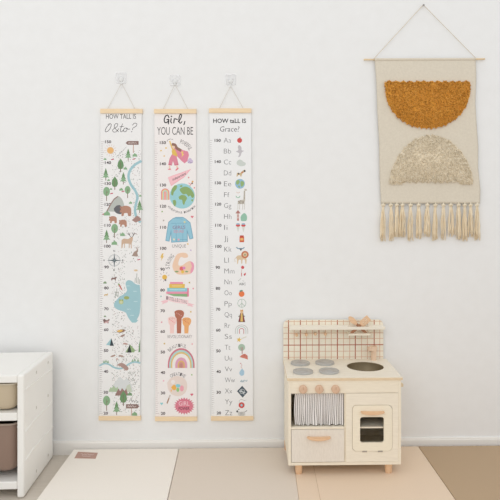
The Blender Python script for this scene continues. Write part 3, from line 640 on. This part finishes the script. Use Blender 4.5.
for (a0, b0), (a1, b1) in zip(rim, rim[1:]+rim[:1]): bm.faces.new((gridA[a0][b0], backv[a0][b0], backv[a1][b1], gridA[a1][b1]))
fixn(bm)
obj('woven_cloth', bm, clothm, wh, smooth=True)
bm = NB(); a_, b_ = W(363.8, 59.6, -.012), W(484.8, 59.0, -.012)
tube(bm, [a_, a_.lerp(b_, .5), b_], .0042, 12); fixn(bm)
obj('dowel', bm, M((226,202,164), .55, 'wood', amt=.06, scale=40), wh, smooth='auto')
# rolled sleeve over the dowel
bm = NB(); a_, b_ = W(374.6, 59.5, -.012), W(475.6, 59.1, -.012)
tube(bm, [a_, a_.lerp(b_, .5), b_], .0062, 12); fixn(bm); obj('sleeve', bm, clothm, wh, smooth='auto')
nailp = W(423.4, 5.4, -.012)
bm = NB(); a_, b_ = W(374.4, 58.2, -.019), W(475.2, 57.6, -.019)
def loop(p): return [(p.x, p.y, p.z-.004), (p.x+.0015, -.0175, p.z-.010), (p.x, -.006, p.z-.010), (p.x-.001, -.005, p.z-.002), p]
tube(bm, list(loop(a_)), .0011, 6); tube(bm, [a_, Vector((nailp.x-.003, -.011, nailp.z)), Vector((nailp.x, -.011, nailp.z+.0035)), Vector((nailp.x+.003, -.011, nailp.z)), b_], .0014, 6); tube(bm, list(loop(b_)), .0014, 6)
obj('hanging_cord', bm, M((208,194,172), .85), wh)
bm = NB(); lathe(bm, [(.0001,0),(.0014,0),(.0014,.016),(.0045,.016),(.0048,.0175),(.0035,.0185),(.0001,.0188)], (nailp.x, 0, nailp.z), 'y', 16); fixn(bm)
tag(obj('nail', bm, M((150,146,142), .35, metal=.8), None, smooth='auto', origin=(nailp.x, 0, nailp.z)), 'small grey nail in the wall holding the cord of the fringed hanging', 'nail')
# tufted yarn: short loops standing on the cloth
def tufts(inside, box_, n, rgbs, name, rad, hgt, label=None):
    bm = NB(); x0, x1, y0, y1 = box_; k = 0; tries = 0
    # dense backing of the pile, row by row
    nr = 26; up_, lo_ = [], []
    for i in range(61):
        px = x0+(x1-x0)*i/60; ys = [y for y in [y0+(y1-y0)*q/120 for q in range(121)] if inside(px, y)]
        if ys: up_.append((px, min(ys)+.3)); lo_.append((px, max(ys)-.3))
    ol = [W(p[0], p[1], yH) for p in up_+lo_[::-1]]
    prism(bm, [(p.x, p.z) for p in ol], yH-.0052, yH-.0005)
    while k < n and tries < n*8:
        tries += 1; px, py = random.uniform(x0, x1), random.uniform(y0, y1)
        if not inside(px, py): continue
        k += 1; p = W(px, py, yH-.0052); t = random.uniform(0, PI); L_ = random.uniform(.0014, .0026); h = hgt*random.uniform(.6, 1.15)
        d = Vector((math.cos(t)*L_, 0, math.sin(t)*L_)); s_ = Vector((random.uniform(-1,1), 0, random.uniform(-1,1)))*.001
        tube(bm, [p-d+Vector((0,.001,0)), p-d*.8-Vector((0,h*.7,0)), p-Vector((0,h,0))+s_, p+d*.8-Vector((0,h*.7,0)), p+d+Vector((0,.001,0))], rad*random.uniform(.85,1.15), 4, mi=random.randrange(len(rgbs)))
    fixn(bm)
    return obj(name, bm, [M(c_, .95) for c_ in rgbs], wh, smooth=True, label=label)
def in_moon(px, py):
    u = (px-427.6)/43.0; lim = 81.4+47.4*math.sqrt(max(0, 1-abs(u)**2.0))**.82 if abs(u) < 1 else 0
    return 81.2+.7*math.sin(px*.9) < py < lim+.6*math.sin(px*1.3)
def in_dome(px, py):
    u = (px-431.2)/42.0
    if abs(u) >= 1: return False
    top = 183-48*(1-abs(u)**2.1)**.62
    bot = 184.6 if abs(u) > .68 else 182.4+.8*math.sin(px)
    return top+.5*math.sin(px*1.1) < py < bot
tufts(in_moon, (384,471,80,130), 5200, [(236,170,70),(214,148,54),(246,188,92),(190,124,42)], 'tufted_half_moon', .0012, .0048, 'orange tufted half moon')
tufts(in_dome, (388.6,474,133,186), 4200, [(242,228,202),(228,213,185),(250,240,220),(212,196,166)], 'tufted_dome', .0011, .0034, 'beige tufted dome')
# tassels
for k, tx in enumerate((383.2,390.8,396.8,402.4,410.6,418.6,427.4,435.4,443.4,450.8,458.6,464.8,470.6,477)):
    top = W(tx, 203.4, yH); yb = 238+2.4*math.sin(k*1.9)+(2.4 if k in (0, 13) else 0); wid = 2.5 if k not in (3, 6, 9) else 3.1
    bm = NB()
    for j in range(20):
        ox, oy = random.uniform(-1, 1), random.uniform(-1, 1); e = yb+random.uniform(-3.2, 1.4); drift = random.uniform(-.8, .8)
        pts = []
        for q in range(6):
            t = q/5; sp = .35+.65*min(1, t*2.2)
            p = W(tx+(ox*wid*.98*sp)+drift*t+.35*math.sin(j+t*9), 206+(e-206)*t, yH+oy*.0045*sp); pts.append(p)
        tube(bm, pts, .0016, 5, mi=j % 2)
    fixn(bm)
    ts = obj('tassel', bm, [M((236,217,184), .9), M((244,229,202), .9)], wh, smooth=True)
    bm = NB(); kp = W(tx, 205.4, yH-.002)
    for s_ in (-1, 1):
        c_ = [kp+Vector((.0082*math.cos(t)+s_*.001, -.0035*math.sin(t*1.0), .0046*math.sin(t+s_*.6))) for t in [q*2*PI/8 for q in range(9)]]
        tube(bm, c_, .0024, 6)
    tube(bm, [top+Vector((0,-.001,.003)), kp, kp-Vector((0,0,.005))], .0034, 8)
    fixn(bm)
    obj('knot', bm, M((238,226,202), .9), ts, smooth=True)

# ------------------------------------------------------------------ storage unit at the left
SX1, SX0, SYF, SYB = -.927, -1.36, -.445, -.045
shelfm = M((243,241,236), .42)
su = thing('storage_shelf', 'white plastic toy storage unit holding pull-out bins at the left edge', 'shelf', (-1.14, -.245, 0))
def side(x0, x1, outer):
    bm = NB(); box(bm, x0, x1, SYF, SYB, .003, .501, .008)
    sgn = 1 if outer == x1 else -1
    for z0, z1 in ((.437,.424), (.276,.268), (.160,.150)):           # raised ribs where the modules meet
        pts = []
        for k in range(13):
            t = k/12; z = z0+(z1-z0)*t - (.012*math.exp(-((t-0.0)/.16)**2) if z0 < .4 else 0)
            pts.append((outer, SYF+.02+(SYB-SYF-.03)*t, z))
        tube(bm, pts, .0036, 6)
    for yy in (-.29, -.125):
        for zz in (.470, .318, .045):
            for r_, d_, m_ in ((.0085, .0012, 0), (.0055, .0018, 1)):
                ring0 = [(outer-sgn*.002, yy+r_*.75*math.cos(2*PI*q/14), zz+r_*1.25*math.sin(2*PI*q/14)) for q in range(14)]
                ring1 = [(outer+sgn*d_, y_, z_) for _, y_, z_ in ring0]
                loft(bm, [ring0, ring1], mi=m_)
    for zz, yy in ((.447,-.415),(.335,-.418),(.305,-.42),(.085,-.42)):
        lathe(bm, [(.0001,-.001),(.0045,-.001),(.0045,.0008*sgn),(.0001,.0008*sgn)], (outer, yy, zz), 'x', 12)
    fixn(bm); return bm
obj('side_panel', side(SX1-.028, SX1, SX1), [shelfm, M((196,190,180), .6)], su)
obj('side_panel', side(SX0, SX0+.028, SX0), [shelfm, M((196,190,180), .6)], su)
xi0, xi1 = SX0+.028, SX1-.028
bm = NB(); box(bm, xi0, xi1, SYF+.004, SYB, .468, .4985, .004)
obj('top_panel', bm, shelfm, su)
for z0, z1 in ((.3145,.347), (.037,.069)):
    bm = NB(); box(bm, xi0, xi1, SYF+.003, SYB, z0, z1, .004); obj('shelf_board', bm, shelfm, su)
bm = NB(); box(bm, xi0, xi1, SYB-.008, SYB, .069, .3145); box(bm, xi0, xi1, SYB-.008, SYB, .347, .468); obj('back_panel', bm, shelfm, su)
for zr in (.285, .449):
    for s_ in (0, 1):
        x_ = xi0 if s_ == 0 else xi1-.006
        bm = NB(); box(bm, x_, x_+.006, SYF+.02, SYB-.02, zr-.004, zr+.001, .001); obj('bin_rail', bm, shelfm, su)
def bin_(name, label, z0, z1, rgb, rim, yf):
    root = thing(name, label, 'storage bin', ((xi0+xi1)/2, (yf+SYB)/2, z0), 'bins of the white storage unit')
    def ring(ins, z, r=.035): return [(x, y, z) for x, y in rr(xi0+.0075+ins, xi1-.0075-ins, yf+ins, SYB-.03-ins, max(.006, r-ins*.3), 8)]
    bm = NB()
    loft(bm, [ring(.034, z0), ring(.020, z0+.003), ring(.010, z0+.012), ring(.005, z0+.026), ring(.001, z1-.012), ring(.001, z1-.002), ring(.004, z1-.002), ring(.009, z0+.026), ring(.024, z0+.006), ring(.034, z0+.004)])
    fixn(bm); obj('tub', bm, M(rgb, .45), root, smooth='auto')
    bm = NB(); o_ = [(x, y) for x, y, _ in ring(-.0065, 0)]; i_ = [(x, y) for x, y, _ in ring(.0005, 0)]
    ringprism(bm, o_, i_, z1-.006, z1, plane='xy'); fixn(bm); obj('rim', bm, M(rim, .45), root)
    return root
bin1 = bin_('storage_bin', 'shallow beige plastic bin on the upper shelf of the white storage unit', .3505, .4640, (198,182,156), (196,184,164), -.432)
bin2 = bin_('storage_bin', 'deep brown plastic bin on the lower shelf of the white storage unit', .098, .3000, (146,122,108), (160,142,128), -.43)

# the unit stands a little askew to the wall
AK = .030
for o in (su, bin1, bin2):
    d = o.location-Vector((-1.14, -.245, 0)); o.rotation_euler.z = AK
    o.location = Vector((-1.134+d.x*math.cos(AK)-d.y*math.sin(AK), -.245+d.x*math.sin(AK)+d.y*math.cos(AK), o.location.z))

# ------------------------------------------------------------------ play kitchen
KX0, KX1, KF, KB = .1635, .6475, -.330, -.022
ply = M((240,230,210), .55, 'wood', amt=.035, scale=26, stretch=(1,1,9))
plyH = M((240,231,213), .5, 'wood', amt=.035, scale=26, stretch=(1,6,6))
edgem = M((229,207,175), .6, 'wood', amt=.10, scale=60, stretch=(1,6,22))
white = M((232,224,212), .55, 'wood', amt=.04, scale=30, stretch=(8,1,2))
beech = M((230,192,154), .5, 'wood', amt=.07, scale=30, stretch=(1,5,9))
pk = thing('play_kitchen', 'cream wooden play kitchen with four grey burners and a red checked splashback', 'play kitchen', ((KX0+KX1)/2, -.18, ZM))
ZT = .452
kx = lambda px: W(px, 400, KF).x
kz = lambda py: CH-(py-HY)/233.6
xd = kx(345.7)
bm = NB()
box(bm, KX0, KX0+.012, KF, KB, .077, .4395, .0012); box(bm, KX1-.012, KX1, KF, KB, .077, .4395, .0012)       # sides
box(bm, KX0+.012, KX1-.012, KF, KB, .077, .0895, .0008)                                                       # bottom
box(bm, KX0+.012, KX1-.012, KB-.006, KB, .0895, .4395)                                                        # back
box(bm, xd-.005, xd+.005, KF+.004, KB-.006, .0895, .384)                                                      # divider
box(bm, KX0+.012, KX1-.012, KF, KF+.012, .385, .4395, .0008)                                                  # control panel
box(bm, KX0+.012, xd-.005, KF, KB-.006, .2315, .2405, .0008)                                                  # shelf
fixn(bm); obj('body', bm, ply, pk)
# fixed front panel round the oven door
bm = NB()
dx0, dx1, dz0, dz1 = kx(352.4), kx(392), kz(450.9), kz(405.2)
ringprism(bm, rr(xd+.0005, KX1-.0125, .0905, .3835, .0006, 6), rr(dx0-.0014, dx1+.0014, dz0-.0014, dz1+.0014, .019, 6), KF-.0005, KF+.010)
fixn(bm); obj('front_panel', bm, plyH, pk)
# worktop with round sink hole
sc = G(365.2, 366.3, ZT); SR = .083
bm = NB()
WX0, WX1, WY0, WY1 = .1585, .6535, -.3345, -.0205
def ray(a):
    dx, dy = math.cos(a), math.sin(a); t = 9
    if dx > 1e-9: t = min(t, (WX1-sc.x)/dx)
    if dx < -1e-9: t = min(t, (WX0-sc.x)/dx)
    if dy > 1e-9: t = min(t, (WY1-sc.y)/dy)
    if dy < -1e-9: t = min(t, (WY0-sc.y)/dy)
    return (sc.x+dx*t, sc.y+dy*t)
angs = sorted([2*PI*k/64 for k in range(64)]+[math.atan2(y-sc.y, x-sc.x) % (2*PI) for x in (WX0, WX1) for y in (WY0, WY1)])
ringprism(bm, [ray(t) for t in angs], [(sc.x+SR*math.cos(t), sc.y+SR*math.sin(t)) for t in angs], ZT-.012, ZT, plane='xy')
fixn(bm)
for f in bm.faces:
    if abs(f.normal.z) < .5: f.material_index = 1
es = [e for e in bm.edges if all(abs(v.co.z-ZT) < 1e-5 for v in e.verts) and len({f.material_index for f in e.link_faces}) == 2]
bmesh.ops.bevel(bm, geom=es, offset=.0012, segments=2, affect='EDGES')
obj('worktop', bm, [M((238,229,212), .5, 'wood', amt=.04, scale=30, stretch=(1,5,1)), edgem], pk)
bm = NB()
lathe(bm, [(SR-.0005,ZT-.002),(SR-.001,ZT-.012),(SR-.006,ZT-.035),(SR-.022,ZT-.058),(SR-.05,ZT-.066),(.012,ZT-.067),(.0001,ZT-.067),(.0001,ZT-.069),(.02,ZT-.069),(SR-.05,ZT-.068),(SR-.02,ZT-.060),(SR-.004,ZT-.035),(SR-.0002,ZT-.012),(SR-.0005,ZT-.002)], (sc.x, sc.y, 0), 'z', 48, cap0=False)
fixn(bm); obj('sink_bowl', bm, M((132,116,88), .45, metal=.35), pk, smooth='auto', label='dark olive brown sink bowl')
# splashback
bm = NB(); zt = kz(0)  # placeholder replaced below
BX0, BX1, BZ1 = .1595, .6400, .6395
bm.free(); bm = NB()
out = [(BX0, ZT-.012), (BX1, ZT-.012)]
for cx_, a0 in ((BX1-.026, 0), (BX0+.026, 90)):
    for k in range(9):
        t = math.radians(a0+90*k/8); out.append((cx_+.026*math.cos(t), BZ1-.026+.026*math.sin(t)))
prism(bm, out, -.0195, -.009, 0)
RD, RM = (176,90,62), (214,170,140)
yb = -.0198
def strip(x0, x1, z0, z1, m_, y_): bm.faces.new([bm.verts.new(p) for p in ((x0,y_,z0),(x1,y_,z0),(x1,y_,z1),(x0,y_,z1))]).material_index = m_
def ztop(x):
    d = min(x-BX0, BX1-x)
    return BZ1 if d > .026 else BZ1-.026+math.sqrt(max(0, .026**2-(.026-d)**2))
for px, s_ in ((288.5,1),(294.2,2),(300.4,1),(306.5,2),(312.4,2),(319,1),(325.4,2),(331.3,2),(337.4,1),(343.5,2),(349.7,2),(355.3,1),(361.6,2),(367.4,2),(374.2,1),(379.8,2)):
    x = W(px, 340, yb).x; w = .0021 if s_ == 1 else .0013; strip(x-w, x+w, ZT, ztop(x)-.0005, s_, yb)
for py, s_ in ((321.4,2),(327.4,2),(333,2),(338.6,2),(344.9,1),(351.2,2),(357,2)):
    z = W(333, py, yb).z; w = .0019 if s_ == 1 else .0012
    ins = 0 if z < BZ1-.026 else .026-math.sqrt(max(0, .026**2-(z-BZ1+.026)**2))
    strip(BX0+ins+.0005, BX1-ins-.0005, z-w, z+w, s_, yb-.0002)
obj('splashback', bm, [M((240,232,214), .5, 'wood', amt=.03, scale=30), M(RD, .6), M(RM, .6)], pk, label='cream splashback printed with red check lines')
# narrow shelf with a slot for the utensils
bm = NB(); sx0, sx1 = .186, .636; u0, u1 = .466, .562
for x0, x1, y0, y1 in ((sx0, u0, -.078, -.0202), (u1, sx1, -.078, -.0202), (u0, u1, -.078, -.068), (u0, u1, -.034, -.0202)): box(bm, x0, x1, y0, y1, .604, .616)
fixn(bm); ks = obj('shelf', bm, M((240,232,216), .5), pk)
bm = NB(); box(bm, .463, .567, -.076, -.030, .5755, .583, .001)
box(bm, .470, .560, -.031, -.0202, .5765, .604, .0005)
fixn(bm); obj('utensil_ledge', bm, ply, pk)
for px, py in ((296.4,334.6),(306,334.2),(315,333.6),(325,333.6)):
    q = W(px, py, -.03); bm = NB()
    lathe(bm, [(.0001,0),(.0045,0),(.0045,.014),(.0068,.018),(.0072,.023),(.0055,.027),(.0001,.0275)], (q.x, -.0202, q.z), 'y', 16); fixn(bm)
    obj('peg', bm, beech, pk, smooth='auto')
# burners
for px, py in ((300.2,362.2),(324.7,361.8),(303.0,370.6),(329.0,370.2)):
    q = G(px, py, ZT+.008); bm = NB(); R_ = .0445
    lathe(bm, [(.0001,0),(R_-.001,0),(R_,.001),(R_,.0075),(R_-.0015,.0092),(R_-.006,.0096),(R_-.007,.0090),(.024,.0090),(.023,.0096),(.0001,.0096)], (q.x, q.y, ZT), 'z', 48); fixn(bm)
    obj('burner', bm, M((186,186,184), .36, 'noise', metal=.4, amt=.05, scale=60), pk, smooth='auto')
# knobs
for px in (302.9, 319.1, 335.4):
    q = W(px, 388.7, KF); bm = NB(); R_ = .0172
    lathe(bm, [(.0001,0),(R_-.002,0),(R_,.002),(R_,.014),(R_-.0025,.0175),(R_-.006,.0185),(.0001,.0188)], (q.x, KF-.0003, q.z), 'y', 32); fixn(bm)
    kn = obj('knob', bm, M((216,182,154), .55, 'wood', amt=.05, scale=60), pk, smooth='auto')
    bm = NB(); box(bm, q.x-.0008, q.x+.0008, KF-.0194, KF-.0188, q.z, q.z+.012); obj('pointer', bm, M((188,140,108), .6), kn)
# faucet
bm = NB(); fq = G(374.2, 360.6, ZT)
tube(bm, [(fq.x,-.043,ZT-.0002),(fq.x,-.043,ZT+.050),(fq.x-.001,-.044,ZT+.058)], .0125, 20)
loft(bm, [[(fq.x+dx, y_, ZT+z_) for dx, y_, z_ in r_] for r_ in (
    [(.014,-.032,.048),(.014,-.054,.048),(.014,-.054,.067),(.014,-.032,.067)],
    [(-.006,-.032,.046),(-.006,-.056,.046),(-.006,-.056,.066),(-.006,-.032,.066)],
    [(-.030,-.046,.050),(-.030,-.070,.050),(-.030,-.070,.063),(-.030,-.046,.063)])])
fixn(bm); obj('faucet', bm, M((232,202,174), .5, 'wood', amt=.05, scale=50), pk, smooth='auto')
# side hook
bm = NB(); hq = .0
sz = kz(386.8)
loft(bm, [[(KX1, y_, sz+z_) for y_, z_ in ((-.300,.014),(-.286,.014),(-.286,-.010),(-.300,-.010))], [(KX1+.017, y_, sz+z_) for y_, z_ in ((-.300,.002),(-.286,.002),(-.286,-.010),(-.300,-.010))]])
fixn(bm); obj('side_hook', bm, M((226,208,176), .55), pk)
# feet
for x, y in ((.2098,-.306),(.598,-.306),(.1775,-.055),(.632,-.055)):
    bm = NB(); lathe(bm, [(.0001,ZM),(.0135,ZM),(.0148,ZM+.002),(.016,.0770),(.0001,.0770)], (x, y, 0), 'z', 24); fixn(bm)
    obj('foot', bm, beech, pk, smooth='auto')
# drawer
def handle(parent, cx, z, w, h, sag, y0, y1):
    n = 14; top, bot = [], []
    for k in range(n+1):
        t = -1+2*k/n; top.append((cx+w*t, z-sag*.35*(1-t*t))); bot.append((cx+w*.96*t, z-h*.55-h*.45*(1-t**2)**.5-sag*(1-t*t)))
    bm = NB(); prism(bm, top+bot[::-1], y0, y1); fixn(bm)
    es = [e for e in bm.edges if len(e.link_faces) == 2 and e.calc_face_angle(0) > 1.2]
    bmesh.ops.bevel(bm, geom=es, offset=.0018, segments=2, affect='EDGES')
    return obj('handle', bm, beech, parent, smooth='auto', label='beech bow handle')
bm = NB(); rx0, rx1 = KX0+.0135, xd-.0062
box(bm, rx0, rx1, KF-.001, KF+.010, .0915, .2300, .001); box(bm, rx0+.006, rx0+.012, KF+.010, KB-.03, .095, .215); box(bm, rx1-.012, rx1-.006, KF+.010, KB-.03, .095, .215); box(bm, rx0+.012, rx1-.012, KF+.010, KB-.03, .095, .100); box(bm, rx0+.012, rx1-.012, KB-.036, KB-.03, .1, .215)
fixn(bm); dr = obj('drawer', bm, white, pk, label='whitewashed drawer front')
q = W(318.6, 436.2, KF); handle(dr, q.x, q.z+.001, .0505, .0100, .0052, KF-.020, KF-.001)
# oven door
bm = NB()
wx0, wx1, wz0, wz1 = kx(360), kx(383.9), kz(442.5), kz(416.9)
ringprism(bm, rr(dx0, dx1, dz0, dz1, .018, 6), rr(wx0, wx1, wz0, wz1, .011, 6), KF-.002, KF+.0085)
fixn(bm); dd = obj('oven_door', bm, M((242,233,212), .5, 'wood', amt=.03, scale=26, stretch=(1,1,8)), pk)
q = W(372.1, 410.8, KF); handle(dd, q.x, q.z+.001, .0510, .0095, .0042, KF-.020, KF-.002)
for px in (364.6, 380.2):
    x = kx(px); bm = NB(); box(bm, x-.010, x+.010, KF-.0035, KF-.0008, dz0-.004, dz0+.0015, .0004); obj('hinge', bm, M((176,172,166), .35, metal=.8), dd)
bm = NB(); box(bm, xd+.005, KX1-.012, KF+.014, KB-.0065, kz(429.4), kz(428.0)); obj('oven_shelf', bm, plyH, pk)
# curtain
def stripes():
    m = bpy.data.materials.new('striped_cotton'); m.use_nodes = True; nt = m.node_tree; b = nt.nodes['Principled BSDF']; b.inputs['Roughness'].default_value = .9
    at = nt.nodes.new('ShaderNodeUVMap'); at.uv_map = 'cloth'
    sp = nt.nodes.new('ShaderNodeSeparateXYZ'); nt.links.new(at.outputs['UV'], sp.inputs[0])
    mu = nt.nodes.new('ShaderNodeMath'); mu.operation = 'MULTIPLY'; mu.inputs[1].default_value = 27
    fr = nt.nodes.new('ShaderNodeMath'); fr.operation = 'FRACT'; gt = nt.nodes.new('ShaderNodeMath'); gt.operation = 'GREATER_THAN'; gt.inputs[1].default_value = .70
    nt.links.new(sp.outputs['X'], mu.inputs[0]); nt.links.new(mu.outputs[0], fr.inputs[0]); nt.links.new(fr.outputs[0], gt.inputs[0])
    mx = nt.nodes.new('ShaderNodeMix'); mx.data_type = 'RGBA'; nt.links.new(gt.outputs[0], mx.inputs['Factor'])
    mx.inputs['A'].default_value = L3((236,233,230)); mx.inputs['B'].default_value = L3((116,108,106)); nt.links.new(mx.outputs['Result'], b.inputs['Base Color'])
    return m
bm = NB(); uvl = bm.loops.layers.uv.new('cloth')
cx0, cx1, cz1, cz0 = kx(295.3), xd-.0065, .3785, .2435; NU, NV = 260, 14; R = []; uvs = {}
ph = [random.uniform(0, 6) for _ in range(6)]
for j in range(NV+1):
    v = j/NV; row = []
    for i in range(NU+1):
        u = i/NU; amp = .0018+.0035*v
        wob = .0030*math.sin(u*17+ph[0]+v*2.2)*v+.0016*math.sin(u*41+ph[1]-v*3)*v
        x = cx0+(cx1-cx0)*u+wob*math.sin(PI*u)-(.004*v*(1-v)*4*(1-u) if u < .2 else 0)
        y = KF+.016+amp*math.sin(u*2*PI*9+1.2*math.sin(u*13+ph[2])+.8*v)+.001*math.sin(u*70+v*5)
        vv = bm.verts.new((x, y, cz1+(cz0-cz1)*v*(1-.02*math.sin(u*23)**2))); uvs[vv] = (u+.004*math.sin(v*5+u*30), v); row.append(vv)
    R.append(row)
for j in range(NV):
    for i in range(NU):
        f = bm.faces.new((R[j][i], R[j+1][i], R[j+1][i+1], R[j][i+1]))
        for l in f.loops: l[uvl].uv = uvs[l.vert]
ct = obj('curtain', bm, stripes(), pk, smooth=True, label='grey and white striped gathered curtain')
bm = NB(); tube(bm, [(KX0+.012, KF+.016, .3795), ((KX0+xd)/2, KF+.016, .3795), (xd-.005, KF+.016, .3795)], .0022, 8); obj('curtain_rod', bm, M((216,212,206), .4, metal=.5), pk)

# utensils standing crossed in the shelf slot
def utensil(name, label, top, bot, y, head, slots):
    T, B = W(top[0], top[1], y), W(bot[0], bot[1], y); ax = (T-B); Ln = ax.length; ax.normalize(); nx = Vector((-ax.z, 0, ax.x))
    root = thing(name, label, 'utensil', (B.x, y, B.z), 'wooden utensils in the shelf slot')
    bm = NB()
    def P(s_, w_): p = B+ax*s_+nx*w_; return (p.x, p.z)
    if slots:
        hw, h0 = .0155, Ln-.052
        wd = beech
        outl = rr(-hw, hw, h0, Ln, .004, 4); 
        # head as bars around three slots
        bars = [(-hw, -.0095), (-.0065, -.0016), (.0016, .0065), (.0095, hw)]
        for a_, b_ in bars: prism(bm, [P(h0+.012, a_), P(h0+.012, b_), P(Ln-.012, b_), P(Ln-.012, a_)], y-.002, y+.002)
        prism(bm, [P(Ln-.012, -hw), P(Ln-.012, hw), P(Ln-.002, hw), P(Ln, hw-.003), P(Ln, -hw+.003), P(Ln-.002, -hw)], y-.002, y+.002)
        prism(bm, [P(h0, -.006), P(h0, .006), P(h0+.006, hw), P(h0+.012, hw), P(h0+.012, -hw), P(h0+.006, -hw)], y-.002, y+.002)
    else:
        h0 = Ln-.050; pts = []
        for k in range(20):
            t = 2*PI*k/20; pts.append(P(Ln-.026+.026*math.sin(t), .0125*math.cos(t)))
        prism(bm, pts, y-.002, y+.002)
    fixn(bm); obj('head', bm, beech, root)
    bm = NB(); w_ = .0062; prism(bm, [P(0, -w_), P(0, w_), P(h0+.003, w_), P(h0+.003, -w_)], y-.0018, y+.0018); fixn(bm); obj('handle', bm, M((172,120,86), .5), root, label='wooden handle coloured darker for shade')  # shade below the shelf is put into the handle colour
utensil('wooden_spoon', 'plain wooden toy spoon leaning left in the play kitchen shelf slot', (348.8,316.8), (366.4,333.4), -.0485, 0, False)
utensil('wooden_turner', 'slotted wooden toy turner leaning right in the play kitchen shelf slot', (369.0,317.6), (351.0,333.4), -.0555, 0, True)

# ------------------------------------------------------------------ light
w = bpy.data.worlds.new('world'); S.world = w; w.use_nodes = True
bg = w.node_tree.nodes['Background']; bg.inputs['Color'].default_value = (.985, .993, 1, 1); bg.inputs['Strength'].default_value = .965
def area(name, loc, target, sx, sy, power, col):
    l = bpy.data.lights.new(name, 'AREA'); l.shape = 'RECTANGLE'; l.size = sx; l.size_y = sy; l.energy = power; l.color = col
    o = bpy.data.objects.new(name, l); COL.objects.link(o); o.location = loc
    o.rotation_euler = (Vector(target)-Vector(loc)).to_track_quat('-Z', 'Y').to_euler(); return o
area('window_light', (-1.5, -4.4, 2.9), (.1, 0, .8), 1.8, 1.6, 26, (1, .995, .985))
vs = S.view_settings
S.display_settings.display_device = 'sRGB'
vs.view_transform = 'Standard'; vs.look = 'None'; vs.gamma = 1; vs.use_curve_mapping = False; vs.exposure = 0
